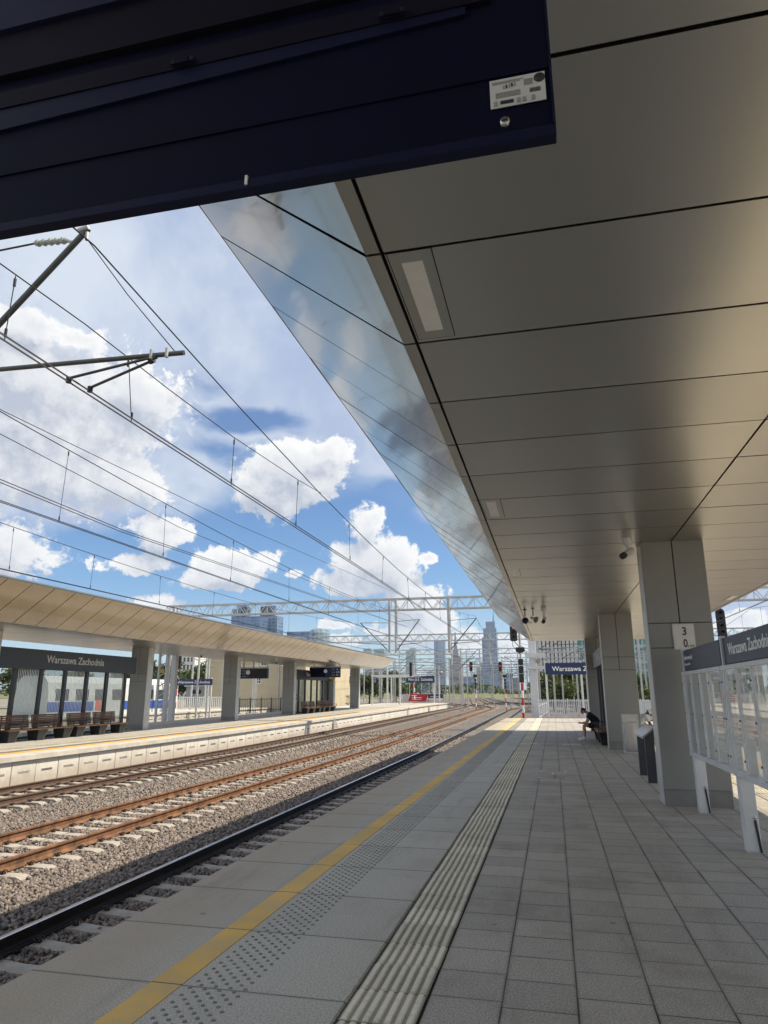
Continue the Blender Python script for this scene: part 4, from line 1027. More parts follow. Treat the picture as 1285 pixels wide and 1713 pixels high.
# ================================================================== people
def skin_fig(name, nodes, edges, mat, parent, root, sub=2):
    me = bpy.data.meshes.new(name); keys = list(nodes); ix = {k: i for i, k in enumerate(keys)}
    me.from_pydata([nodes[k][0] for k in keys], [(ix[a], ix[b]) for a, b in edges], []); me.materials.append(MATS[mat]); me.update()
    o = bpy.data.objects.new(name, me); COL.objects.link(o); o.parent = parent
    o.modifiers.new('skin', 'SKIN')
    for i, k in enumerate(keys):
        r_ = nodes[k][1]; me.skin_vertices[0].data[i].radius = r_ if isinstance(r_, tuple) else (r_, r_); me.skin_vertices[0].data[i].use_root = (k == root)
    sb = o.modifiers.new('sub', 'SUBSURF'); sb.levels = sb.render_levels = sub
    for p in me.polygons: p.use_smooth = True
    o.modifiers['skin'].use_smooth_shade = True
    return o
def hand(nodes, edges, wrist, palm, tips, thumb, pre):
    nodes[pre+'palm'] = (palm, (.030, .020)); edges.append((wrist, pre+'palm'))
    for i, (m_, tp) in enumerate(tips):
        nodes[pre+f'k{i}'] = (m_, .0095); nodes[pre+f't{i}'] = (tp, .007); edges += [(pre+'palm', pre+f'k{i}'), (pre+f'k{i}', pre+f't{i}')]
    nodes[pre+'th'] = (thumb[0], .010); nodes[pre+'tt'] = (thumb[1], .008); edges += [(pre+'palm', pre+'th'), (pre+'th', pre+'tt')]
def sitting(label, loc, rz, skin_m, shirt, short_m, hat, shoes, scale=1.0):
    """faces -x; origin on the ground under the seat"""
    t = thing('person', label, 'person', loc, None, rz); t.scale = (scale,)*3
    N = {'pelvis': ((.0, 0, .53), (.13, .12)), 'belly': ((-.05, 0, .66), (.12, .15)), 'chest': ((-.20, 0, .84), (.12, .16)), 'neck0': ((-.32, 0, .965), .06), 'neck1': ((-.375, 0, 1.0), .052),
         'head0': ((-.425, 0, 1.015), (.075, .072)), 'head1': ((-.475, 0, 1.035), (.088, .078)), 'crown': ((-.50, 0, 1.055), (.07, .066)),
         'nose': ((-.545, 0, .958), .014), 'face': ((-.500, 0, .965), (.058, .052)), 'chin': ((-.462, 0, .915), .030)}
    E_ = [('pelvis', 'belly'), ('belly', 'chest'), ('chest', 'neck0'), ('neck0', 'neck1'), ('neck1', 'head0'), ('head0', 'head1'), ('head1', 'crown'), ('head1', 'face'), ('face', 'nose'), ('face', 'chin')]
    for s, q in ((1, 'l'), (-1, 'r')):
        N.update({q+'ear': ((-.440, s*.088, 1.00), .016), q+'sh': ((-.24, s*.185, .90), .068), q+'el': ((-.35, s*.235, .63), .046), q+'wr': ((-.52, s*.095, .60), .030),
                  q+'hip': ((-.04, s*.10, .50), .092), q+'kn': ((-.47, s*.15, .525), .066), q+'cf': ((-.455, s*.15, .34), .058), q+'an': ((-.47, s*.145, .11), .040), q+'hl': ((-.45, s*.145, .05), .042), q+'to': ((-.66, s*.165, .04), .036)})
        E_ += [('head0', q+'ear'), ('chest', q+'sh'), (q+'sh', q+'el'), (q+'el', q+'wr'), ('pelvis', q+'hip'), (q+'hip', q+'kn'), (q+'kn', q+'cf'), (q+'cf', q+'an'), (q+'an', q+'hl'), (q+'hl', q+'to')]
        px_ = Vector((-.575, s*.062, .605)); tips = []
        for i in range(4):
            m_ = px_+Vector((-.035-.006*i, s*(.012-.016*i), .022-.012*i)); tips.append((tuple(m_), tuple(m_+Vector((-.028+.004*abs(i-1), -s*.018, .014-.006*i)))))
        hand(N, E_, q+'wr', tuple(px_), tips, (tuple(px_+Vector((-.012, -s*.028, .028))), tuple(px_+Vector((-.040, -s*.030, .045)))), q)
    body = skin_fig('body', N, E_, skin_m, t, 'pelvis')
    k = 1.0
    S = {'w': ((.015, 0, .56), (.150, .140)), 'belly': ((-.05, 0, .67), (.143, .178)), 'chest': ((-.20, 0, .84), (.140, .185)), 'nk': ((-.29, 0, .935), (.082, .10))}
    SE = [('w', 'belly'), ('belly', 'chest'), ('chest', 'nk')]
    for s, q in ((1, 'l'), (-1, 'r')):
        S.update({q+'sh': ((-.24, s*.185, .90), .086), q+'sl': ((-.315, s*.228, .75), .074)}); SE += [('chest', q+'sh'), (q+'sh', q+'sl')]
    skin_fig('shirt', S, SE, shirt, t, 'w')
    S = {'p': ((.0, 0, .525), (.150, .150))}; SE = []
    for s, q in ((1, 'l'), (-1, 'r')):
        S.update({q+'h': ((-.06, s*.10, .51), .112), q+'k': ((-.36, s*.142, .525), .092)}); SE += [('p', q+'h'), (q+'h', q+'k')]
    skin_fig('shorts', S, SE, short_m, t, 'p')
    for s in (1, -1):
        S = {'a': ((-.47, s*.145, .17), .046), 'b': ((-.465, s*.145, .07), .052)}; skin_fig('sock', S, [('a', 'b')], shoes, t, 'a', 1)
        S = {'h': ((-.43, s*.145, .048), (.05, .047)), 'm': ((-.54, s*.153, .05), (.053, .048)), 't': ((-.69, s*.168, .04), (.046, .038))}; skin_fig('shoe', S, [('h', 'm'), ('m', 't')], shoes, t, 'h', 2)
    if hat == 'hair':
        S = {'a': ((-.395, 0, 1.035), (.055, .066)), 'b': ((-.450, 0, 1.062), (.076, .080)), 'c': ((-.492, 0, 1.072), (.050, .066))}; skin_fig('hair', S, [('a', 'b'), ('b', 'c')], 'hair_dark', t, 'b', 2)
    else:
        S = {'a': ((-.40, 0, 1.045), (.060, .07)), 'b': ((-.46, 0, 1.075), (.090, .088)), 'c': ((-.53, 0, 1.055), (.055, .075)), 'd': ((-.615, 0, 1.005), (.012, .068))}; skin_fig('cap', S, [('a', 'b'), ('b', 'c'), ('c', 'd')], 'cloth_white', t, 'b', 2)
    return t
man = sitting('man in dark shirt and shorts hunched over a phone on the bench', (1.47, 27.0, 0), 0.0, 'skin', 'cloth_navy', 'cloth_black', 'hair', 'cloth_white')
t = thing('phone', 'small black phone held by the hunched man', 'phone', (.875, 27.0, .635))
mb = MB(); mb.bbox(-.004, .004, -.036, .036, -.02, .12, 'black_plastic', .003); o = mb.build('case', t); t.rotation_euler = (0, math.radians(-50), 0)
sitting('person in white shirt and white cap leaning forward behind the second column', (2.62, 24.9, 0), math.pi+.25, 'skin_dark', 'cloth_white', 'cloth_white', 'cap', 'cloth_white')

# ================================================================== railway signals
def signal(label, x, y, z0, ztop, nl, lit, grp='colour light signals', head_dx=-.35, boxes=True, stripe_top=2.6, plate=None, scale=1.0):
    t = thing('railway_signal', label, 'railway signal', (x, y, z0), grp)
    H = ztop-z0; hh = .34*nl+.25; r_ = .07*scale; wd = .21*scale
    p = MB(); zs = 0.0; k = 0
    st = min(stripe_top, H*.55); seg = st/5
    for k in range(5): p.tube((0, 0, k*seg), (0, 0, (k+1)*seg), r_, 'red_paint' if k % 2 == 0 else 'white_letter', n=10)
    p.tube((0, 0, st), (0, 0, H-.1), r_*.92, 'galvanised', n=10); p.box(-.16, .16, -.16, .16, -.15, .02, 'concrete_light'); p.build('mast', t)
    h = MB(); zc = H-hh; n = 10
    poly = [(head_dx-wd, zc+.06), (head_dx-wd*.7, zc), (head_dx+wd*.7, zc), (head_dx+wd, zc+.06)] + [(head_dx+wd*math.cos(a), H-wd+wd*math.sin(a)) for a in [i*math.pi/8 for i in range(9)]]
    h.prism(poly, -.20, -.16, 'black_plastic'); h.box(head_dx-wd*.75, head_dx+wd*.75, -.16, .05, zc+.05, H-.12, 'black_plastic'); ho = h.build('head', t)
    for i in range(nl):
        z = H-wd-.02-.34*i; c = MB(); mt = 'red_light' if i == lit else 'lens_off'
        c.lathe([(.075, 0), (.075, -.012), (.0001, -.016)], mt, (head_dx, -.20, z), n=16, axis='y'); c.build('lamp', ho)
        v = MB(); m_ = 12; vs = []
        for a in range(m_+1):
            q = -.35+(math.pi+.7)*a/m_; L = .20-.03*abs(a-m_/2)/m_
            for rr, d in ((.095, -.20), (.088, -.20-L)): vs.append((head_dx+rr*math.cos(q), d, z+rr*math.sin(q)))
        v.add(vs, [(2*a, 2*a+2, 2*a+3, 2*a+1) for a in range(m_)], 'black_plastic'); v.build('hood', ho)
    b = MB(); b.bar((head_dx, -.05, zc+.02), (0, 0, zc-.5), .05, .05, 'black_plastic'); b.bar((head_dx, 0, H-.3), (0, 0, H-.3), .05, .05, 'black_plastic'); b.path([(head_dx-.1, -.1, zc), (head_dx-.1, -.1, zc-.35), (0, -.05, zc-1.0)], .022, 'black_plastic'); b.build('bracket', t)
    if boxes:
        q = MB(); zz = st+.05
        q.prism([(-.26*scale, zc-.45), (.26*scale, zc-.45), (.26*scale, zc-.75), (.1*scale, zc-.85), (-.1*scale, zc-.85), (-.26*scale, zc-.75)], -.13, -.09, 'black_plastic'); q.build('route_indicator', t)
        for (u0, u1) in ((0.0, .55), (.58, 1.05), (1.10, 1.5)):
            if zz+u1*scale*.9 < zc-.95:
                q = MB(); q.bbox(-.14*scale, .14*scale, -.12, -.07, zz+u0*scale*.9, zz+u1*scale*.9, 'black_plastic', .01); q.build('equipment_box', t)
    return t
g0 = -.9
a = at(876, 1199, Y=53.0); s1 = signal('tall red lit signal with striped mast at the end of the camera platform', a.x, 53.0, -.25, at(860, 1044, Y=53).z, 3, 0, head_dx=-.42, stripe_top=2.6, scale=1.25)
a = at(797, 1187, Y=97.0); signal('red lit signal between the curving tracks, left of the two beyond the platforms', a.x, 97.0, -.75, at(790, 1107, Y=97).z, 3, 1, head_dx=-.52, stripe_top=2.9)
a = at(847, 1186, Y=97.0); signal('red lit signal with red and white mast, right of the two beyond the platforms', a.x, 97.0, -.75, at(841, 1107, Y=97).z, 3, 1, head_dx=-.55, stripe_top=2.9)
a = at(694, 1176, Y=100.0); signal('dark unlit signal on a white post rising above the far end of the opposite platform', a.x, 100.0, .3, at(688, 1108, Y=100).z, 5, 9, head_dx=-.5, boxes=False, scale=.9)
a = at(1211, 1063, Y=40.0); signal('black signal head seen above the notice case, right of the nearest column', a.x, 40.0, -.9, at(1206, 1018, Y=40).z, 5, 9, head_dx=-.1, boxes=False, scale=1.1)
a = at(293, 1186, Y=60.0); signal('black signal left of the blue name board behind the opposite platform', a.x, 60.0, -.8, at(293, 1092, Y=60).z, 3, 9, head_dx=.1, scale=1.1, stripe_top=2.8)
a = at(282, 1186, Y=64.0); signal('second black signal behind the opposite platform, partly hidden by a white mast', a.x, 64.0, -.8, at(283, 1104, Y=64).z, 3, 9, head_dx=.1, scale=1.0, stripe_top=2.8)

# ================================================================== overhead line: portals, masts, wires
def portal(label, y, x0, x1, zb, zt, posts, drops=(), w=.55, step=.62, mat='galvanised', grp='lattice portals over the tracks', r=.035):
    t = thing('catenary_portal', label, 'portal', ((x0+x1)/2, y, zb), grp)
    b = MB()
    for yy in (y-w/2, y+w/2):
        for z in (zb, zt): b.bar((x0, yy, z), (x1, yy, z), r*2.6, r*2.2, mat)
        x = x0; k = 0
        while x+step <= x1:
            b.bar((x, yy, zb if k % 2 else zt), (x+step, yy, zt if k % 2 else zb), r*1.05, r*1.05, mat, (0, 1, 0)); x += step; k += 1
    x = x0; k = 0
    while x+step*2 <= x1:
        for z in (zb, zt): b.bar((x, y-w/2 if k % 2 else y+w/2, z), (x+step*2, y+w/2 if k % 2 else y-w/2, z), r*.9, r*.9, mat)
        b.bar((x, y-w/2, zb), (x, y-w/2, zt), r*1.1, r*1.1, mat, (0, 1, 0)); x += step*2; k += 1
    b.build('beam', t, rel=True)
    for (px_, zg) in posts:
        m_ = MB()
        for sx in (-.16, .16):
            for sy in (-.2, .2): m_.bar((px_+sx, y+sy, zg), (px_+sx, y+sy, zt), .07, .07, mat)
        z = zg+.3; k = 0
        while z < zt-.5:
            for sy in (-.2, .2): m_.bar((px_-.16 if k % 2 else px_+.16, y+sy, z), (px_+.16 if k % 2 else px_-.16, y+sy, z+.5), .03, .03, mat, (0, 1, 0))
            z += .5; k += 1
        m_.build('mast', t, rel=True)
    for (dx_0, zl, rr) in drops:
        d = MB(); d.tube((dx_0, y, zl), (dx_0, y, zt+.05), rr, mat, n=10); d.build('drop_tube', t, rel=True)
    return t
P45 = 45.0
portal('nearest lattice portal, its long grey girder crossing above both platforms', P45, -26.6, 17.0, 6.99, 7.72, [(-26.2, -1.0), (16.7, -1.0)], [(-10.3, 4.2, .075), (-9.85, 4.2, .085), (-6.32, 4.15, .11)], step=.55)
for i, (y, x0, x1, drops, lab) in enumerate([
        (77, -34, 20, [(-10.6, 4.4, .08), (-6.4, 4.4, .08)], 'second lattice portal behind the nearest one, seen above the beige canopy tip'),
        (106, -26, 22, [(-10.4, 4.5, .09), (-3.0, 4.5, .09), (4.0, 4.5, .09)], 'third lattice portal, its girder level with the red signal heads'),
        (134, -30, 24, [(-9, 4.5, .1), (-1, 4.5, .1)], 'fourth lattice portal, fading among the masts'),
        (165, -40, 20, [(-16, 4.5, .1), (-7, 4.5, .1)], 'fifth lattice portal low in front of the pale towers'),
        (200, -52, 14, [(-22, 4.5, .1), (-12, 4.5, .1)], 'sixth lattice portal, a thin line below the others'),
        (245, -66, 12, [(-30, 4.5, .12)], 'smallest lattice portal, farthest along the curve')]):
    zl = lift(y)
    portal(lab, y, x0, x1, 7.0+zl, 7.7+zl, [(x0+.3, -.9+zl), (x1-.3, -.9+zl)], [(a_, b_+zl, c_) for a_, b_, c_ in drops], step=.62+.15*i, r=.04+.006*i)

WR = .0085
def wires(label, pts_list, drop_list, grp='overhead lines'):
    t = thing('overhead_line', label, 'overhead line', pts_list[0][1][0], grp)
    for nm, pts, r_ in pts_list:
        m_ = MB(); m_.path(pts, r_, 'wire', n=5); m_.build(nm, t, rel=True)
    for (p, q) in drop_list:
        m_ = MB(); m_.tube(p, q, .0052, 'wire', n=5)
        for e, s in ((Vector(p), -1), (Vector(q), 1)): m_.tube(e+Vector((0, 0, .03*s)), e+Vector((0, 0, .11*s)), .013, 'wire', n=6)
        m_.build('dropper', t, rel=True)
    return t
def sag(y, ya, yb, za, zm):
    u = (2*(y-ya)/(yb-ya)-1); return zm+(za-zm)*u*u
spans = [(-44.0, 5.7), (5.7, 45.0), (45.0, 77.0), (77.0, 106.0), (106.0, 134.0), (134.0, 165.0), (165.0, 200.0), (200.0, 245.0)]
def line(label, xc, zc, zs, zm, ymax=245, stitch=None, extra=None, dstep=4.4, first=None, dys=None):
    mes = []; cw = [[], []]; dr = []
    for (ya, yb) in spans:
        if yb > ymax+1: break
        n = 10
        for i in range(n+1):
            if i == 0 and mes: continue
            y = ya+(yb-ya)*i/n; l = lift(y); mes.append((xc+bend(y), y, sag(y, ya, yb, zs, zm)+l))
        if dys is None or ya != 5.7:
            y = ya+2.2
            while y < yb-1.5: dr.append(y); y += dstep
        else: dr += dys
        for i in range(0, 5):
            y = ya+(yb-ya)*i/4
            for k_, s in enumerate((-.035, .035)): cw[k_].append((xc+s+bend(y)+(.12 if i == 0 else 0)*0, y, zc+lift(y)))
    def zmes(y):
        for (ya, yb) in spans:
            if ya <= y <= yb: return sag(y, ya, yb, zs, zm)+lift(y)
    D = [((xc+bend(y), y, zmes(y)), (xc+bend(y)+(.035 if i % 2 else -.035), y, zc+lift(y))) for i, y in enumerate(dr)]
    pl = [('messenger_wire', mes, WR*1.15), ('contact_wire', cw[0], WR*1.1), ('contact_wire', cw[1], WR*1.1)]
    if stitch:
        pl.append(('stitch_wire', stitch[0], WR*.8)); D = [d for d in D if not (stitch[1] < d[0][1] < stitch[2])] + stitch[3]
    if extra: pl += extra
    return wires(label, pl, D)
# above the nearest track: a stitch wire hangs under the messenger on both sides of the first support
X3 = -4.62
stw = [(X3, -4.0, 5.85), (X3, -1.0, 5.55), (X3, 2.5, 5.42), (X3, 4.48, 5.40), (X3, 5.7, 5.46), (X3, 7.4, 5.47), (X3, 9.3, 5.52), (X3, 12.2, 5.70), (X3, 13.6, 5.83)]
sdr = [((X3, y, z), (X3-.035, y2, 4.76)) for y, z, y2 in ((4.70, 5.40, 4.72), (6.5, 5.465, 6.72), (9.35, 5.52, 9.4), (12.2, 5.70, 12.25))]
line('nearest pair of contact wires with sagging messenger above the black railed track', X3, 4.75, 6.42, 5.46, stitch=(stw, -4.2, 13.7, sdr), dys=[15.8, 19.4, 23.0, 26.5, 30, 33.5, 37, 41])
line('second overhead line with droppers above the orange rusty track', -9.02, 4.84, 6.55, 6.02, dys=[8.3, 11.1, 14.75, 18.6, 23.2, 28, 32.5, 37, 41.5], extra=[('feeder_wire', [(-9.0, -10, 7.0), (-9.0, 9.3, 6.40), (-9.1, 19, 6.65), (-9.3, 45, 7.9)], WR*.9), ('overlap_messenger', [(-8.9, -10, 6.5), (-9.0, 9.3, 5.98), (-9.0, 15.4, 5.74), (-9.3, 45, 6.3)], WR*.9), ('overlap_contact', [(-8.95, -10, 5.5), (-9.0, 9.5, 5.15), (-9.0, 13, 5.08), (-9.2, 45, 5.9)], WR), ('overlap_contact', [(-8.87, -10, 5.52), (-8.92, 9.5, 5.17), (-8.92, 13, 5.10), (-9.1, 45, 5.9)], WR)])
line('third overhead line running just above the beige canopy', -13.5, 4.73, 6.25, 5.72, dys=[14.9, 18.3, 22.1, 26.3, 30.5, 35, 39.5])
line('overhead line beyond the opposite platform, above the hidden track', -25.9, 4.8, 6.4, 5.8, ymax=134)
line('overhead line on the right, glimpsed over the notice case', 7.4, 4.75, 6.4, 5.7, ymax=134)
line('outer right overhead line, glimpsed above the notice case header', 11.7, 4.75, 6.4, 5.7, ymax=134)

# the first cantilever, reaching in from the left above the nearest track
t = thing('cantilever', 'grey steel tube cantilever holding the nearest contact wires, upper left', 'cantilever', (-7.05, 5.7, 5.0))
Yc = 5.7
tip = at(140, 391, Y=Yc); lowl = at(0, 541, Y=Yc); d = lowl-tip; foot = tip+d*2.6
mb = MB(); mb.tube(foot, tip+(-d)*.06, .034, 'steel_tube', n=12); mb.build('strut', t, rel=True)
e0 = at(308, 590, Y=Yc); e1 = at(0, 618, Y=Yc); foot2 = e0+(e1-e0)*1.9
mb = MB(); mb.tube(foot2, e0, .026, 'steel_tube', n=12); mb.build('registration_tube', t, rel=True)
for (s0, s1) in ((at(262, 596, Y=Yc), Vector((X3-.035, 5.6, 4.79))), (at(258, 602, Y=Yc+.05), Vector((X3+.035, 5.85, 4.79)))):
    mb = MB(); mb.tube(s0, s1, .015, 'steel_tube', n=8); mb.tube(s1+Vector((0, 0, .01)), s1-Vector((0, 0, .05)), .028, 'wire', n=8); mb.tube(s0, s0+(s1-s0)*.07, .03, 'steel_tube', n=8); mb.build('steady_arm', t, rel=True)
for q in (.08, .16):
    mb = MB(); c = e0+(e1-e0)*q; mb.tube(c-Vector((0, .03, .05)), c+Vector((0, -.03, .05)), .018, 'galvanised', n=8); mb.build('tube_clamp', t, rel=True)
mb = MB()
ins0 = at(60, 407, Y=Yc); ins1 = at(112, 402, Y=Yc); far_ = at(0, 419, Y=Yc)
mb.tube(far_+(far_-ins0)*2.2, ins0, .012, 'wire', n=6); mb.build('top_tie', t, rel=True); mb = MB(); mb.tube(ins0, ins1, .030, 'insulator', n=12)
for k in range(5):
    c = ins0+(ins1-ins0)*(k+.5)/5; dd = (ins1-ins0).normalized()*.012; mb.tube(c-dd, c+dd, .042, 'insulator', n=12)
mb.tube(ins1, at(128, 408, Y=Yc), .022, 'galvanised', n=8); mb.build('insulator', t, rel=True)
mb = MB(); c = tip
mb.tube(c+Vector((-.05, -.02, .03)), c+Vector((.07, -.02, .06)), .03, 'galvanised', n=8); mb.tube(c+Vector((.04, 0, .06)), c+Vector((.05, 0, -.09)), .02, 'galvanised', n=8); mb.build('clamp', t, rel=True)
mb = MB(); mb.path([tip+Vector((.04, 0, -.06)), at(213, 492, Y=5.72), e0+(e1-e0)*.05+Vector((0, 0, .03))], .006, 'wire'); mb.build('support_rope', t, rel=True)
mb = MB(); mb.bbox(-7.22, -6.98, 5.58, 5.82, -1.2, 7.6, 'galvanised', .02); mb.build('mast', t, rel=True)
# cantilevers on the drop tubes of the nearest portal and of those behind
def arm(label, p0, p1, tie, grp='cantilevers on the portals'):
    t = thing('cantilever', label, 'cantilever', p0, grp); m_ = MB(); m_.tube(p0, p1, .034, 'steel_tube', n=8); m_.build('strut', t, rel=True)
    m_ = MB(); m_.tube(tie, Vector(p1)*.97+Vector(tie)*.03, .016, 'steel_tube', n=6); m_.build('top_tie', t, rel=True)
    m_ = MB(); lo = Vector(p0)+Vector((0, 0, .35)); m_.tube(lo, lo+Vector(((p1[0]-p0[0])*1.1, 0, .12)), .022, 'steel_tube', n=6); m_.build('registration_tube', t, rel=True)
for lab, a_, b_, c_, y in (('slanting cantilever strut reaching left from the drop tubes of the nearest portal', (648, 1087), (603, 1042), (650, 1042), P45), ('slanting cantilever strut reaching right from the twin drop tubes of the nearest portal', (664, 1088), (702, 1036), (661, 1040), P45),
                           ('slanting cantilever strut right of the single thick drop tube, before the pale towers', (755, 1086), (797, 1034), (752, 1038), P45), ('smaller cantilever strut in front of the stepped tower with spire', (770, 1118), (796, 1090), (768, 1091), 77.0),
                           ('thin cantilever strut left of the far unlit signal', (662, 1132), (679, 1112), (679, 1130), 106.0), ('thin cantilever strut right of the pale blue tower foot', (712, 1130), (725, 1121), (705, 1128), 134.0),
                           ('cantilever strut right of the tall platform end signal', (900, 1116), (868, 1075), (912, 1087), 77.0)):
    arm(lab, at(*a_, Y=y), at(*b_, Y=y), at(*c_, Y=y))

# slim masts standing in the throat of the station
t = thing('catenary_mast', 'slim grey catenary mast among many beyond the platform ends', 'mast', (0, 60, -1), 'catenary masts beyond the platforms')
mb = MB(); mb.bar((0, 0, 0), (0, 0, 8.6), .15, .15, 'galvanised'); mb.box(-.3, .3, -.3, .3, -.25, .12, 'concrete_light'); mb.build('pole', t)
mb = MB(); mb.bar((0, 0, 6.2), (1.9, 0, 7.4), .06, .06, 'steel_tube'); mb.bar((0, 0, 7.5), (1.9, 0, 7.42), .04, .04, 'steel_tube'); mb.bar((0, 0, 6.3), (2.3, 0, 6.35), .05, .05, 'steel_tube'); mb.build('bracket', t)
t.location = at(905, 1190, Y=62); t.location.z = -1
mast0 = t; ML = t['label']
def mast_at(px_, Y, flip=0, h=1.0, label=ML, grp='catenary masts beyond the platforms'):
    p = at(px_, 1160, Y=Y); return dup(mast0, (p.x, Y, -.95+lift(Y)), math.pi*flip, label, grp, (1, 1, h))
mp = []
for k in range(84):
    Y = 88+k*2.6+rng.uniform(-2, 2); px_ = rng.uniform(560, 905)
    if px_ < 735 or px_ > 800 or k % 2: mp.append((px_, Y))
for px_, Y in mp: mast_at(px_, Y, int(rng.integers(2)), rng.uniform(.78, 1.0))
for px_, Y in ((728, 62+50), (746, 128), (758, 140), (770, 150), (736, 118)): mast_at(px_, Y, 1, .8)
for px_, Y, h in ((928, 60, 1.0), (942, 72, .9), (960, 84, .9), (967, 66, .95), (983, 92, .9), (1075, 64, .95), (1083, 78, .9), (897, 82, .95), (917, 95, .9)): mast_at(px_, Y, 0, h, 'white painted mast behind the picket fence at the end of the camera platform', 'white masts behind the picket fence')
for px_, Y, h in ((330, 62, .95), (347, 64, 1.0), (343, 80, .9), (372, 75, .9), (390, 78, .9), (395, 90, 1.0), (320, 70, .8)): mast_at(px_, Y, int(px_) % 2, h, 'grey mast in the yard behind the opposite platform, seen between its columns', 'masts behind the opposite platform')
# two thick masts at the back edge of the opposite platform
t = thing('lattice_mast', 'tall lattice mast with cross rungs close behind the first full column', 'mast', (-23.7, 40.0, -.1))
mb = MB(); 
for sx in (-.28, .28): mb.bar((sx, 0, -.3), (sx, 0, 6.0), .12, .14, 'white_paint')
mb.build('stile', t)
z = .3
while z < 5.8:
    mb = MB(); mb.bar((-.24, 0, z), (.24, 0, z+.28), .05, .07, 'white_paint', (0, 1, 0)); mb.build('rung', t); z += .62
mb = MB(); mb.box(-.12, .12, -.09, -.07, 3.0, 3.22, 'yellow_plate'); mb.build('warning_plate', t)
t.location = at(270, 1160, Y=40.5); t.location.z = -.08
t = thing('box_mast', 'plain thick white mast right of the lattice mast with rungs', 'mast', at(289, 1160, Y=42.5)); t.location.z = -.05
mb = MB(); mb.bbox(-.17, .17, -.17, .17, 0, 6.1, 'white_paint', .015); mb.build('pole', t); mb = MB(); mb.bar((0, 0, 4.6), (-1.9, 0, 5.3), .06, .06, 'insulator'); mb.build('bracket', t)

# ================================================================== name boards, fences, frames
def name_board(label, x0, x1, y, z0, z1, zg, posts, grp, tw=.80, txt='Warszawa Zachodnia', rz=0):
    t = thing('station_name_board', label, 'sign', ((x0+x1)/2, y, zg), grp)
    b = MB(); b.bbox(x0, x1, y, y+.06, z0, z1, 'navy_sign', .01); bo = b.build('board', t, rel=True)
    x = MB(); w = (x1-x0)*tw; fit_text(x, txt, w, (z1-z0)*.40, ((x0+x1)/2-w/2, y-.003, z0+(z1-z0)*.30), (1, 0, 0), (0, 0, 1), 'white_letter', .006, .012); q = x.build('lettering', bo); q.data.transform(Matrix.Translation(-t.location))
    for px_ in posts:
        p = MB(); p.bbox(px_-.07, px_+.07, y+.065, y+.2, zg, z1+.1, 'white_paint', .01); p.build('post', t, rel=True)
    return t
GNB = 'blue station name boards'
a, b_ = at(912, 1109, Y=51.0), at(981, 1128, Y=51.0)
name_board('blue station name board above the white picket fence, half hidden by a grey column', a.x, a.x+(b_.x-a.x)*1.80, 51.0, b_.z, a.z, 0.0, [a.x+.02, a.x+2.4, a.x+4.8], GNB, .82)
a, b_ = at(294, 1136, Y=62.0), at(355, 1146, Y=62.0)
name_board('blue station name board behind the opposite platform, seen between two columns', a.x, b_.x, 62.0, b_.z, a.z, -.8, [a.x+.15, b_.x-.15], GNB, .88)
a, b_ = at(680, 1131, Y=101.0), at(727, 1145, Y=101.0)
name_board('far dark blue name board at the end of the opposite platform above the red banner', a.x, b_.x, 101.0, b_.z+.25, a.z, .3, [b_.x-.1], GNB, .88)
t = thing('sign_gantry', 'white goalpost shaped sign gantry at the far end of the opposite platform', 'gantry', at(662, 1180, Y=100)); t.location.z = .3
mb = MB(); a, b_ = at(621, 1129, Y=100), at(703, 1133, Y=100)
mb.box(a.x, b_.x, 99.9, 100.1, b_.z, a.z, 'white_paint'); mb.build('beam', t, rel=True)
for px_, Y in ((648, 100), (655, 100.3), (669, 100)):
    q = at(px_, 1160, Y=Y); mb = MB(); mb.box(q.x-.09, q.x+.09, Y-.09, Y+.09, .2, (b_.z if px_ != 648 else 7.0), 'white_paint'); mb.build('post', t, rel=True)
def mini_sign(px0, py0, px1, py1):
    a, b_ = at(px0, py0, Y=99.85), at(px1, py1, Y=99.85); m_ = MB(); m_.box(a.x, b_.x, 99.80, 99.86, b_.z, a.z, 'navy_sign'); o = m_.build('sign', t, rel=True)
    k = MB(); H = a.z-b_.z
    for i in range(3): k.box(a.x+.1, a.x+(b_.x-a.x)*.55, 99.785, 99.80, a.z-H*(.26+.27*i), a.z-H*(.18+.27*i), 'white_letter'); k.box(a.x+(b_.x-a.x)*.68, a.x+(b_.x-a.x)*.82, 99.785, 99.80, a.z-H*(.28+.27*i), a.z-H*(.14+.27*i), 'white_letter')
    q = k.build('lettering', o); q.data.transform(Matrix.Translation(-t.location))
mini_sign(621, 1133, 630, 1143); mini_sign(693, 1132, 703, 1141)

def fence(label, p0, p1, h, mat, pitch, bw, zg, rails, post_every, grp='fences', ptop=0.0):
    p0 = Vector((p0[0], p0[1], zg)); p1 = Vector((p1[0], p1[1], zg)); L = (p1-p0).length; d = (p1-p0)/L; n_ = Vector((-d.y, d.x, 0))
    t = thing('fence', label, 'fence', (p0+p1)/2, grp)
    k = MB(); s = pitch/2
    while s < L:
        c = p0+d*s; k.bar(c+Vector((0, 0, .08)), c+Vector((0, 0, h)), bw, bw*.6, mat, n_); s += pitch
    k.build('pickets', t, rel=True)
    for z in rails:
        r_ = MB(); r_.bar(p0+Vector((0, 0, z))-n_*.035, p1+Vector((0, 0, z))-n_*.035, .045, .055, mat); r_.build('rail', t, rel=True)
    s = 0
    while s <= L+.01:
        q = MB(); c = p0+d*s; q.bar(c-Vector((0, 0, .1)), c+Vector((0, 0, h+.06+ptop)), .09, .09, mat, n_); q.build('post', t, rel=True); s += post_every
    return t
fence('white picket fence closing off the end of the camera platform', (at(897, 1200, Y=51.6).x, 51.6), (7.5, 51.6), 1.22, 'white_paint', .125, .06, .0, (.22, 1.12), 2.2)
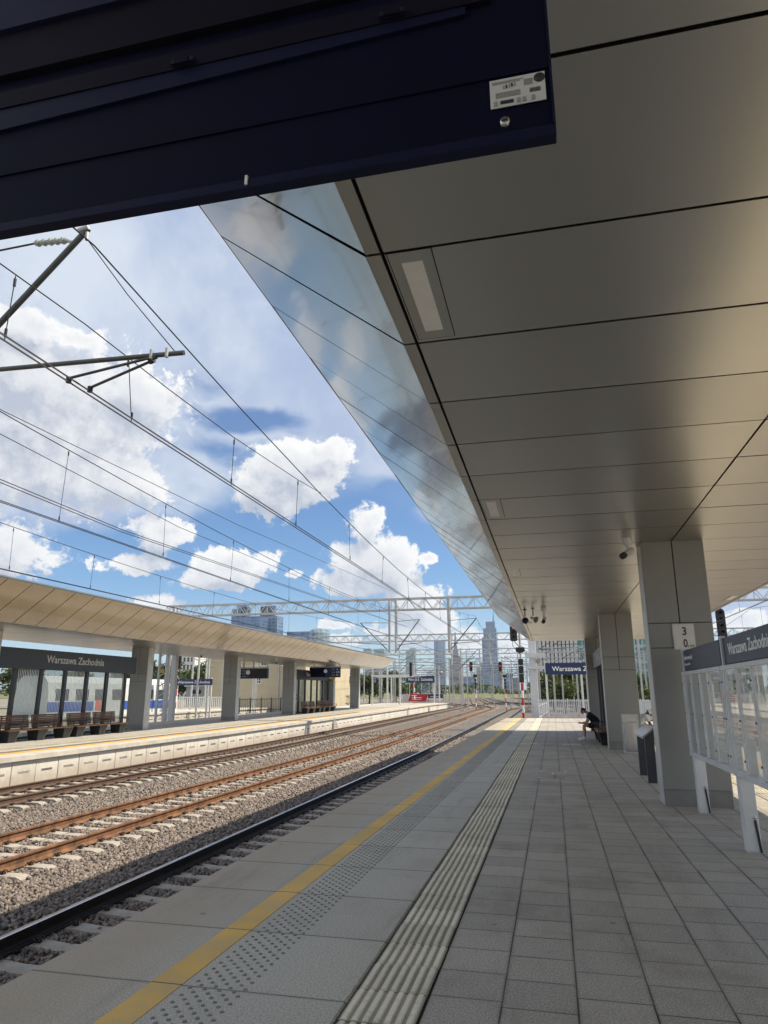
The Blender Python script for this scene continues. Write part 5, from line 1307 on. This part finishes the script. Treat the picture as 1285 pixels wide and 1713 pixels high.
fence('white picket fence running back along the track on the right', (7.5, 51.6), (7.5, 76), 1.22, 'white_paint', .16, .06, -.2, (.22, 1.12), 2.6)
a = at(880, 1190, Y=60); fence('low white picket fence beside the track beyond the platform end signal', (-1.3, 51.6), (-.6, 74), 1.2, 'white_paint', .16, .06, -.35, (.22, 1.05), 2.5)
a, b_ = at(256, 1185, Y=66), at(372, 1185, Y=72)
fence('grey steel bar fence on the farther platform, behind the blue name board', (a.x, 66), (b_.x, 72), 1.35, 'galvanised', .22, .10, -.02, (.2, 1.25), 3.0)
a, b_ = at(400, 1185, Y=62), at(478, 1185, Y=72)
fence('dark steel railing in front of the cream building', (a.x, 62), (b_.x, 72), 1.3, 'dark_frame', .35, .03, -.1, (.15, 1.2), 2.2)
a, b_ = at(553, 1180, Y=90), at(590, 1180, Y=98)
fence('dark railing before the small beige house under the far canopy end', (a.x, 90), (b_.x, 98), 1.3, 'dark_frame', .5, .04, .1, (.2, 1.2), 2.5)
# white post frame carrying a camera beside the tall signal
t = thing('post_frame', 'thick white posts and cross beams with a small fan beside the tall platform end signal', 'frame', at(895, 1160, Y=52.4)); t.location.z = 0
a = at(894.5, 1160, Y=52.4); b_ = at(916, 1160, Y=52.4)
mb = MB(); mb.bbox(a.x-.27, a.x+.27, 52.2, 52.6, -.3, 7.2, 'white_paint', .02); mb.build('post', t, rel=True)
for (p, q) in (((878, 1093), (912, 1100)), ((881, 1114), (911, 1119))):
    u, v = at(*p, Y=52.1), at(*q, Y=52.1); mb = MB(); mb.box(u.x, v.x, 51.95, 52.18, v.z, u.z, 'white_paint'); mb.build('beam', t, rel=True)
u = at(900, 1106, Y=52.05); mb = MB(); mb.lathe([(.0001, -.1), (.06, -.1), (.16, -.02), (.17, .0), (.17, .1), (.0001, .1)], 'speaker_grey', (u.x, 52.05, u.z), n=14, axis='y'); mb.build('horn', t, rel=True)
u = at(738.5, 1126, Y=106); t = thing('horn_loudspeaker', 'pale horn loudspeaker on a white pole at the very end of the opposite platform', 'loudspeaker', (u.x-.3, 105.5, .4))
mb = MB(); mb.tube((0, 0, 0), (0, 0, u.z+.2-.4), .09, 'white_paint', n=8); mb.build('pole', t); mb = MB(); mb.lathe([(.0001, -.2), (.12, -.2), (.3, -.02), (.3, .1), (.0001, .12)], 'speaker_grey', (.3, 0, u.z-.4), n=14, axis='y'); mb.build('horn', t)

def banner(label, p, q, Y, mat, lines, slant=0):
    a, b_ = at(*p, Y=Y), at(*q, Y=Y); t = thing('banner', label, 'banner', ((a.x+b_.x)/2, Y, -.3), 'advertising banners past the opposite platform')
    m_ = MB(); m_.prism([(a.x-slant, b_.z), (b_.x-slant, b_.z), (b_.x, a.z), (a.x, a.z)], Y, Y+.06, mat); o = m_.build('sheet', t, rel=True)
    k = MB(); W_, H_ = b_.x-a.x, a.z-b_.z
    for (u0, u1, w0, w1) in lines: k.box(a.x+W_*u0, a.x+W_*u1, Y-.012, Y, b_.z+H_*w0, b_.z+H_*w1, 'white_letter')
    z = k.build('lettering', o); z.data.transform(Matrix.Translation(-t.location))
    s = MB()
    for u in (.1, .5, .9): s.box(a.x+W_*u-.05, a.x+W_*u+.05, Y+.062, Y+.14, -.9, a.z-.1, 'galvanised')
    s.build('stand', t, rel=True)
banner('slanted red banner with white lines of text at the end of the opposite platform', (687, 1161), (717, 1173), 112, 'red_banner', [(.05, .35, .72, .84), (.05, .62, .44, .54), (.05, .40, .22, .30), (.44, .60, .22, .30)], .45)
banner('grey blue banner right of the slanted red one', (716, 1161), (742, 1172), 113, 'blue_grey_banner', [(.02, .98, .02, .36), (.15, .8, .55, .63)])
banner('narrow pale poster with dark figures, left of the slanted red banner', (670, 1161), (684, 1173), 113, 'sign_white', [(.1, .3, .2, .8)])

# ================================================================== trees and bushes
def crown_mesh(name, R, H, n, leaf, mat, seed, lobes=7, flat=.8):
    r2 = np.random.default_rng(seed); C_ = []
    for k in range(lobes):
        a = r2.uniform(0, 2*math.pi); rr = R*r2.uniform(.15, .62); C_.append((rr*math.cos(a), rr*math.sin(a), H*r2.uniform(.22, .80), R*r2.uniform(.36, .58)))
    C_.append((0, 0, H*.62, R*.6))
    vs = []; fs = []; per = n//len(C_)
    for (cx, cy_, cz, rad) in C_:
        for j in range(per):
            v = r2.normal(size=3); v /= np.linalg.norm(v); q = rad*(r2.random()**.35)*(.85+.3*math.sin(v[0]*7+v[1]*5+seed)); p = np.array((cx, cy_, cz))+v*q*np.array((1, 1, flat))
            u = r2.normal(size=3); u /= np.linalg.norm(u); w = np.cross(u, r2.normal(size=3)); w /= np.linalg.norm(w); s = leaf*r2.uniform(.6, 1.3)
            b = len(vs); vs += [tuple(p-u*s), tuple(p+w*s*.55), tuple(p+u*s), tuple(p-w*s*.55)]; fs.append((b, b+1, b+2, b+3))
    mb = MB(); mb.add(vs, fs, mat); o = mb.build(name); me = o.data; bpy.data.objects.remove(o); return me
def trunk_mesh(h, r, seed):
    r2 = np.random.default_rng(seed); mb = MB(); mb.tube((0, 0, -.3), (.1, 0, h*.45), r, 'bark', r*.75, n=8); mb.tube((.1, 0, h*.45), (0, .1, h*.8), r*.75, 'bark', r*.3, n=8)
    for k in range(6):
        a = r2.uniform(0, 6.28); z = h*r2.uniform(.35, .6); mb.tube((.08, 0, z), (math.cos(a)*h*.25, math.sin(a)*h*.25, z+h*.25), r*.35, 'bark', r*.1, n=6)
    o = mb.build('trunk'); me = o.data; bpy.data.objects.remove(o); return me
CR = [(crown_mesh('crown', 3.6, 8.0, 2600, .27, 'leaf_green', 1), 8.0), (crown_mesh('crown', 3.0, 8.6, 2400, .25, 'leaf_green', 2, 9), 8.6), (crown_mesh('crown', 3.4, 6.5, 2300, .25, 'leaf_light', 3, 8), 6.5), (crown_mesh('crown', 4.4, 7.5, 2800, .3, 'leaf_green', 4, 10), 7.5)]
TRK = [trunk_mesh(h, .2, i) for i, (_, h) in enumerate(CR)]
def tree(label, px_, Y, pytop, kind, grp='trees', wide=1.0, zg=-1.0):
    p = at(px_, 1160, Y=Y); top = at(px_, pytop, Y=Y).z; me, H0 = CR[kind]; s = (top-zg)/(H0*1.12)
    t = thing('tree', label, 'tree', (p.x, Y, zg), grp, rng.uniform(0, 6.28)); t.scale = (s*wide, s*wide, s)
    for nm, d, z in (('crown', me, H0*.12), ('trunk', TRK[kind], 0)):
        o = bpy.data.objects.new(nm, d); COL.objects.link(o); o.parent = t; o.location = (0, 0, z)
    return t
LT = [
 (236, 120, 1096, 0, 'dark green tree just right of the near opposite shelter, behind the lattice mast', 1.0), (262, 130, 1100, 3, 'leafy tree behind the thick white mast on the opposite platform', 1.1),
 (318, 118, 1112, 2, 'pale green tree in front of the white apartment block', 1.1), (338, 112, 1096, 0, 'broad green tree above the blue name board', 1.3), (352, 125, 1088, 1, 'tall green tree right of the white apartment block', 1.2), (372, 108, 1098, 1, 'dark green tree touching the second column of the opposite canopy', 1.1),
 (408, 112, 1128, 2, 'yellow green bush below the first departure board', 1.0), (384, 140, 1104, 3, 'dark tree seen behind the second column', 1.1),
 (205, 140, 1108, 3, 'tree behind the train and the near shelter', 1.3), (120, 120, 1110, 0, 'tree behind the middle of the near shelter', 1.4), (40, 110, 1108, 3, 'tree behind the left end of the near shelter', 1.4),
 (590, 170, 1120, 0, 'dark tree behind the last column of the opposite canopy', 1.2), (618, 165, 1124, 3, 'dark green tree below the beige canopy tip', 1.3), (636, 180, 1121, 1, 'tree right of the gantry post at the opposite platform end', 1.3), (655, 185, 1114, 0, 'taller rounded tree below two small teal towers', 1.3), (662, 200, 1135, 2, 'light green bush at the foot of the taller rounded tree', 1.6), (680, 230, 1140, 3, 'low dark tree behind the far name board', 1.6),
 (905, 90, 1118, 1, 'dark tree left behind the platform end name board', 1.0), (925, 96, 1112, 0, 'dark green tree under the office block behind the name board', 1.1), (945, 84, 1128, 2, 'sunlit light green tree below the platform end name board', .9), (962, 98, 1116, 3, 'dark spreading tree right behind the name board', 1.2), (985, 94, 1120, 1, 'dark tree by the third grey column', 1.1), (1078, 76, 1140, 2, 'bright green bush seen through the gap before the nearest column', 1.1), (1072, 92, 1112, 0, 'tree above the bright bush in the gap before the nearest column', 1.1),
 (1222, 70, 1044, 1, 'tall thin tree showing above the notice case', .7), (1236, 78, 1052, 2, 'light tree tip right of the black signal head', .7),
]
for (px_, Y, top, k, lab, wd) in LT: tree(lab, px_, Y, top, k, wide=wd)
# far wood along the horizon
me_far = crown_mesh('treeline', 1, 1, 10, .1, 'leaf_green', 5)
vs = []; fs = []
for k in range(9000):
    x = rng.uniform(-420, 260); y = 420+rng.uniform(0, 60); hgt = 7.0+3.5*math.sin(x*.05)+2.5*math.sin(x*.13+1); z = hgt*rng.random()**.7+1.0; s = rng.uniform(.6, 1.5)
    u = rng.normal(size=3); u /= np.linalg.norm(u); w = np.cross(u, rng.normal(size=3)); w /= np.linalg.norm(w); p = np.array((x, y, z)); b = len(vs)
    vs += [tuple(p-u*s), tuple(p+w*s*.6), tuple(p+u*s), tuple(p-w*s*.6)]; fs.append((b, b+1, b+2, b+3))
mb = MB(); mb.add(vs, fs, 'leaf_green'); tag(mb.build('treeline'), 'far dark belt of trees along the horizon behind the masts', 'trees', kind='stuff')

# ================================================================== buildings near the station
def win(parent, x0, x1, z0, z1, y, mat='window_dark', frame='white_letter', n=2, off=None):
    f = MB(); w = .07
    f.box(x0-w, x1+w, y-.05, y-.01, z0-w, z0, frame); f.box(x0-w, x1+w, y-.05, y-.01, z1, z1+w, frame); f.box(x0-w, x0, y-.05, y-.01, z0, z1, frame); f.box(x1, x1+w, y-.05, y-.01, z0, z1, frame)
    for k in range(1, n): q = x0+(x1-x0)*k/n; f.box(q-.03, q+.03, y-.045, y-.012, z0, z1, frame)
    f.box(x0, x1, y-.044, y-.013, (z0+z1)/2-.02, (z0+z1)/2+.02, frame)
    fo = f.build('window', parent, rel=True); g_ = MB(); g_.box(x0, x1, y-.02, y-.008, z0, z1, mat); q = g_.build('pane', fo); q.data.transform(Matrix.Translation(-parent.location)); return fo
# cream house
Yh = 82.0; a, b_ = at(346, 1100, Y=Yh), at(512, 1100, Y=Yh)
t = thing('house', 'large plain cream house behind the opposite platform with small windows', 'house', ((a.x+b_.x)/2, Yh+5, -1.2))
mb = MB(); ztop = 6.9; mb.box(a.x, b_.x, Yh, Yh+11, -1.2, ztop, 'cream_wall'); mb.box(a.x-.05, b_.x+.05, Yh-.04, Yh, -1.2, -.2, 'grey_wall'); mb.box(a.x-.1, b_.x+.1, Yh-.10, Yh, 5.55, 5.75, 'pale_wall'); mb.build('wall', t, rel=True)
mb = MB(); mb.hexa([(a.x-.5, Yh-.5, ztop), (b_.x+.5, Yh-.5, ztop), (b_.x+.5, Yh+11.5, ztop), (a.x-.5, Yh+11.5, ztop), (a.x+2.5, Yh+4, ztop+.5), (b_.x-2.5, Yh+4, ztop+.5), (b_.x-2.5, Yh+7, ztop+.5), (a.x+2.5, Yh+7, ztop+.5)], 'roof_grey'); mb.build('roof', t, rel=True)
for (p, q) in (((430, 1134.5), (436, 1143)), ((495, 1136), (500, 1144)), ((519-4, 1136), (523-4, 1144)), ((495, 1160), (500, 1172)), ((526, 1137), (530, 1144)), ((438, 1101), (446, 1113)), ((470, 1101), (477, 1113)), ((398, 1108), (404, 1117))):
    u, v = at(*p, Y=Yh), at(*q, Y=Yh)
    if v.x < b_.x-.2: win(t, u.x, v.x, v.z, u.z, Yh)
mb = MB(); u = at(466, 1150, Y=Yh); mb.tube((u.x, Yh-.1, -1.1), (u.x, Yh-.1, ztop), .08, 'galvanised', n=8); mb.build('downpipe', t, rel=True)
a, b_ = at(512, 1100, Y=88), at(553, 1100, Y=88)
t = thing('house', 'cream house wing with several windows behind the far opposite shelter', 'house', ((a.x+b_.x)/2, 92, -1.2)); mb = MB(); mb.box(a.x+.05, b_.x, 88, 97, -1.2, 6.6, 'cream_wall'); mb.build('wall', t, rel=True)
for p in (517, 527, 537, 546):
    for (z0, z1) in ((1143, 1134), (1172, 1161), (1112, 1102)):
        u, v = at(p, z0, Y=88), at(p+4.5, z1, Y=88); win(t, u.x, v.x, u.z, v.z, 88)
mb = MB(); mb.hexa([(a.x-.2, 87.5, 6.6), (b_.x+.4, 87.5, 6.6), (b_.x+.4, 97.5, 6.6), (a.x-.2, 97.5, 6.6), (a.x+1.5, 91, 7.0), (b_.x-1, 91, 7.0), (b_.x-1, 94, 7.0), (a.x+1.5, 94, 7.0)], 'roof_grey'); mb.build('roof', t, rel=True)
a, b_ = at(559, 1146, Y=105), at(578, 1180, Y=105)
t = thing('house', 'small beige hut with flat top right of the column before the canopy end', 'house', ((a.x+b_.x)/2, 107, -.8)); mb = MB(); mb.box(a.x, b_.x, 105, 110, -.9, a.z, 'pale_wall'); mb.build('wall', t, rel=True); mb = MB(); mb.box(a.x-.15, b_.x+.15, 104.85, 110.1, a.z, a.z+.2, 'pale_wall'); mb.build('roof', t, rel=True)
for p in (564, 571):
    u, v = at(p, 1172, Y=105), at(p+2.5, 1162, Y=105); win(t, u.x, v.x, u.z, v.z, 105, n=1)
# white apartment block
Yw = 260.0; a, b_ = at(299, 1098, Y=Yw), at(325, 1120, Y=Yw)
t = thing('apartment_block', 'white apartment block with dark windows over the trees between two columns', 'building', ((a.x+b_.x)/2, Yw+6, 0)); mb = MB(); mb.box(a.x, b_.x, Yw, Yw+12, -1, a.z+1, 'plain_white_wall'); mb.build('wall', t, rel=True)
for i in range(4):
    for j in range(6):
        u = a.x+(b_.x-a.x)*(.08+.23*i); z = a.z-2.2-j*2.9; win(t, u, u+(b_.x-a.x)*.13, z, z+1.7, Yw, n=1)
a, b_ = at(312, 1149, Y=84), at(352, 1168, Y=84)
t = thing('shed', 'grey metal shed behind the bar fence under the name board', 'shed', ((a.x+b_.x)/2, 86, -1)); mb = MB(); mb.box(a.x, b_.x, 84, 90, -1, a.z, 'grey_wall'); mb.build('wall', t, rel=True)
mb = MB(); mb.box(a.x-.2, b_.x+.2, 83.8, 90.2, a.z, a.z+.18, 'galvanised'); mb.build('roof', t, rel=True)
mb = MB(); u = at(324, 1157, Y=83.9); mb.lathe([(.28, 0), (.28, -.05), (.0001, -.05)], 'dark_frame', (u.x, 84, u.z), n=14, axis='y'); mb.lathe([(.28, 0), (.28, -.05), (.0001, -.05)], 'dark_frame', (u.x+.75, 84, u.z), n=14, axis='y'); mb.build('vent_fan', t, rel=True)
for (p, q, Y, m1, m2, lab) in (((352, 1153), (374, 1170), 96, 'plain_white_wall', 'roof_grey', 'low white building with grey roof left of the second column'), ((396, 1152), (420, 1176), 100, 'plain_white_wall', 'roof_grey', 'low white building with dark cars below the first departure board'), ((356, 1146), (374, 1152), 118, 'pale_wall', 'red_roof', 'small house with red roof left of the second column'), ((414, 1146), (424, 1154), 122, 'pale_wall', 'red_roof', 'small red roof beside the cream house')):
    a, b_ = at(*p, Y=Y), at(*q, Y=Y); t = thing('low_building', lab, 'building', ((a.x+b_.x)/2, Y+3, -1)); mb = MB(); mb.box(a.x, b_.x, Y, Y+6, -1, a.z, m1); mb.build('wall', t, rel=True)
    mb = MB(); mb.hexa([(a.x-.3, Y-.3, a.z), (b_.x+.3, Y-.3, a.z), (b_.x+.3, Y+6.3, a.z), (a.x-.3, Y+6.3, a.z), (a.x-.2, Y+2.6, a.z+.9), (b_.x+.2, Y+2.6, a.z+.9), (b_.x+.2, Y+3.4, a.z+.9), (a.x-.2, Y+3.4, a.z+.9)], m2); mb.build('roof', t, rel=True)
    w_ = b_.x-a.x; win(t, a.x+w_*.2, a.x+w_*.4, 0.2, 1.2, Y)
a = at(368, 1163, Y=92); t = thing('container', 'small blue waste container left of the second opposite column', 'container', (a.x, 92, -.9)); mb = MB(); mb.bbox(-.5, .5, -.4, .4, .05, 1.3, 'container_blue', .05); mb.build('body', t); mb = MB(); mb.box(-.53, .53, -.43, .43, 1.3, 1.38, 'container_blue'); mb.build('lid', t)
a = at(404, 1170, Y=92); t = thing('container', 'dark green low container below the first departure board', 'container', (a.x, 92, -.9)); mb = MB(); mb.bbox(-1.3, 1.3, -.6, .6, .05, 1.2, 'office_teal' if False else 'leaf_green', .05); mb.build('body', t); mb = MB(); mb.box(-1.33, 1.33, -.63, .63, 1.2, 1.28, 'dark_frame'); mb.build('lid', t)
a, b_ = at(240, 1148, Y=100), at(294, 1184, Y=100); t = thing('graffiti_wall', 'low wall covered in red and orange graffiti beyond the lattice mast', 'wall', ((a.x+b_.x)/2, 100, -1)); mb = MB(); mb.box(a.x, b_.x, 100, 100.3, -1, a.z, 'graffiti_wall'); mb.build('wall', t, rel=True)
mb = MB()
for k in range(46):
    x = rng.uniform(a.x+.3, b_.x-.8); z = rng.uniform(-.2, a.z-.6); q = [(x+.5*math.cos(u_)*rng.uniform(.4, 1.1), z+.45*math.sin(u_)*rng.uniform(.4, 1.1)) for u_ in [i*.9 for i in range(7)]]
    mb.prism(q, 99.985-.0004*k, 99.9852-.0004*k, ('red_paint', 'train_orange', 'white_letter', 'red_paint', 'dark_frame', 'graffiti_wall')[k % 6])
mb.build('spray_paint', t, rel=True)

# train standing behind the near shelter
Yt0, Yt1, XT = 45.2, 62.5, -37.4
t = thing('train_carriage', 'white railway carriage with blue band and orange patch standing behind the near shelter', 'train', (XT, 48, -.95))
mb = MB(); prof = [(-1.4, .9), (1.4, .9), (1.42, 2.4), (1.30, 3.35), (.9, 3.85), (-.9, 3.85), (-1.3, 3.35), (-1.42, 2.4)]
mb.prism([(XT+x, z-.9) for x, z in prof], Yt0, Yt1, 'train_white'); mb.build('body', t, rel=True)
for k in range(7):
    mb = MB(); mb.box(XT+1.40, XT+1.435, Yt0+.8+k*2.35, Yt0+2.3+k*2.35, 1.15, 2.0, 'window_dark'); mb.build('window', t, rel=True)
mb = MB(); mb.box(XT+1.405, XT+1.44, Yt0, Yt0+5.4, .35, 1.05, 'train_blue'); mb.box(XT+1.405, XT+1.44, Yt0+9.2, Yt1, .35, 1.05, 'train_blue'); mb.build('blue_band', t, rel=True)
mb = MB(); mb.box(XT+1.405, XT+1.44, Yt0+5.7, Yt0+6.7, .35, 1.15, 'train_orange'); mb.build('orange_patch', t, rel=True)
for y in (Yt0+3, Yt0+5.5, Yt1-5.5, Yt1-3):
    for s in (-.78, .78):
        mb = MB(); mb.lathe([(.0001, -.07), (.46, -.07), (.46, .07), (.0001, .07)], 'rail_dark', (XT+s, y, -.42), n=18, axis='x'); mb.build('wheel', t, rel=True)
mb = MB(); mb.box(XT-1.2, XT+1.2, Yt0+1.8, Yt0+6.6, -.5, 0, 'rail_dark'); mb.box(XT-1.2, XT+1.2, Yt1-6.8, Yt1-1.8, -.5, 0, 'rail_dark'); mb.build('bogie', t, rel=True)

# office block right of the platform end
Yo = 150.0
def office(label, px0, px1, top, Y, fins, glassm, dark='window_dark'):
    a, b_ = at(px0, top, Y=Y), at(px1, top, Y=Y); zt = a.z; t = thing('office_block', label, 'building', ((a.x+b_.x)/2, Y+10, -1), 'office blocks beyond the platform end')
    m_ = MB(); m_.box(a.x, b_.x, Y, Y+24, -1, zt, glassm); m_.build('facade', t, rel=True)
    W_ = b_.x-a.x
    if fins:
        f = MB(); n = fins
        for k in range(n+1): q = a.x+W_*k/n; f.box(q-.28, q+.28, Y-.45, Y-.02, 1, zt, 'plain_white_wall')
        z = 3.0; 
        while z < zt: f.box(a.x, b_.x, Y-.2, Y-.01, z, z+.35, 'grey_wall'); z += 3.4
        f.build('fins', t, rel=True)
    m_ = MB(); m_.box(a.x-.1, b_.x+.1, Y-.12, Y+24.1, zt, zt+.5, 'grey_wall'); m_.build('parapet', t, rel=True)
    return t
office('office block with white vertical fins over dark glass behind the name board', 901, 960, 1040, 150, 9, 'window_dark')
office('narrow glass office wing with floor bands, left of the white finned block', 892.5, 900, 1050, 158, 0, 'office_teal')
office('teal glass office block right of the white finned block', 962, 1100, 1052, 165, 8, 'office_teal')

# ================================================================== the skyline, three kilometres off
def tower_box(mb, px0, px1, top, Y, mat, depth=1.0, z0=-5, skew=0.0):
    a, b_ = at(px0, top, Y=Y), at(px1, top, Y=Y); w = b_.x-a.x; d = w*depth; c = skew*w
    zt = a.z
    mb.hexa([(a.x, Y+c, z0), (b_.x, Y, z0), (b_.x, Y+d, z0), (a.x, Y+d+c, z0), (a.x, Y+c, zt), (b_.x, Y, zt), (b_.x, Y+d, zt), (a.x, Y+d+c, zt)], mat); return a, b_
def sky_tower(label, body, spire=None, Y=2900, crown=None):
    px0, px1, top, mat = body[0]; a = at((px0+px1)/2, 1160, Y=Y); t = thing('skyscraper', label, 'skyscraper', (a.x, Y, 0), 'skyscrapers on the skyline')
    m_ = MB()
    for (p0, p1, tp, mt) in body: tower_box(m_, p0, p1, tp, Y, mt, .9); Y += 2.0
    m_.build('shaft', t, rel=True)
    if crown:
        m_ = MB()
        for (p0, p1, tp, mt) in crown: tower_box(m_, p0, p1, tp, Y+12, mt, .5)
        m_.build('crown', t, rel=True)
    if spire:
        px_, p0, p1, r_ = spire; u, v = at(px_, p0, Y=Y+20), at(px_, p1, Y=Y+20); m_ = MB(); m_.tube((u.x, u.y, u.z), (v.x, v.y, v.z), r_, 'glass_deep', r_*.3, n=8); m_.build('spire', t, rel=True)
    return t
sky_tower('tallest skyscraper, stepped blue grey glass with a thin spire, near the canopy end', [(812.5, 827.5, 1040, 'glass_blue'), (808.5, 830, 1051, 'glass_blue'), (806, 831, 1067, 'glass_deep')], (825.3, 1042, 1023, 3.2))
sky_tower('wide grey glass block at the foot of the tallest skyscraper', [(804, 834, 1109, 'glass_blue'), (797, 839, 1116, 'stone_tower')], Y=2500)
sky_tower('slim blue skyscraper with vertical stripes left of the stepped stone palace', [(726, 744, 1072, 'glass_stripe')])
sky_tower('pale teal twin slab skyscraper above the far platform end', [(679, 690, 1088.5, 'glass_teal'), (685, 695, 1084.5, 'glass_teal')])
t = sky_tower('stepped stone palace tower with tapering top and needle', [(752, 772, 1102, 'stone_tower'), (755, 769, 1097, 'stone_tower'), (757.5, 766, 1086, 'stone_tower'), (759, 764.5, 1080, 'stone_tower')], (761.5, 1082, 1058, 5.5), 2700)
sky_tower('small teal block, left of a low pair above the canopy tip', [(608, 621, 1085, 'glass_teal')]); sky_tower('small teal block, right of a low pair above the canopy tip', [(625, 643, 1085.5, 'glass_teal')])
sky_tower('blue glass tower with sloped top, leftmost on the skyline above the beige canopy', [(388, 436, 1032, 'glass_deep')], None, 1500, [(388, 400, 1019, 'glass_blue'), (397, 413, 1009, 'glass_deep'), (404, 417, 1016, 'glass_blue')])
sky_tower('blue glass tower with dark block on top, behind the girder of the nearest portal', [(435, 464, 1031, 'glass_blue'), (436, 450, 1015, 'window_dark')], None, 1550, [(446, 460, 1013.5, 'glass_deep')])
sky_tower('flat topped dark blue block half hidden by the beige canopy', [(480, 518, 1057, 'glass_deep')], None, 1600)
t = thing('skyscraper', 'round cornered glass tower with domed top just above the beige canopy', 'skyscraper', at(534, 1160, Y=1650), 'skyscrapers on the skyline')
a, b_ = at(517, 1058, Y=1650), at(552, 1054, Y=1650); w = (b_.x-a.x)/2; mb = MB(); mb.lathe([(w, -20), (w, a.z-2), (w*.93, a.z+2), (w*.8, b_.z), (w*.55, b_.z+4), (.01, b_.z+4.5)], 'glass_teal', ((a.x+b_.x)/2, 1650, 0), n=14, smooth=False); mb.build('shaft', t, rel=True)
for k, (p0, p1, tp, Y) in enumerate(((846, 858, 1126, 1400), (858, 868, 1134, 1300), (700, 722, 1140, 1500), (664, 676, 1143, 1500), (775, 795, 1132, 1500))):
    sky_tower(['low pale block right of the tallest skyscraper', 'small pale block between the right hand signals', 'low block between the teal and striped skyscrapers', 'low block left of the teal twin slabs', 'low block between the stone palace and the tallest skyscraper'][k], [(p0, p1, tp, 'stone_tower' if k % 2 else 'glass_blue')], None, Y)

# ================================================================== air
hm = bpy.data.materials.new('haze_air'); hm.use_nodes = True; hm.node_tree.nodes.clear(); gg = G(hm.node_tree)
pv = gg.n('ShaderNodeVolumePrincipled'); pv.inputs['Color'].default_value = (.72, .82, .95, 1); pv.inputs['Density'].default_value = 0.00006; pv.inputs['Anisotropy'].default_value = .2
oo = gg.n('ShaderNodeOutputMaterial'); hm.node_tree.links.new(pv.outputs[0], oo.inputs['Volume']); MATS['haze_air'] = hm
mb = MB(); mb.box(-2500, 2500, -450, 3500, -2.4, 345, 'haze_air'); tag(mb.build('haze'), kind='stuff')
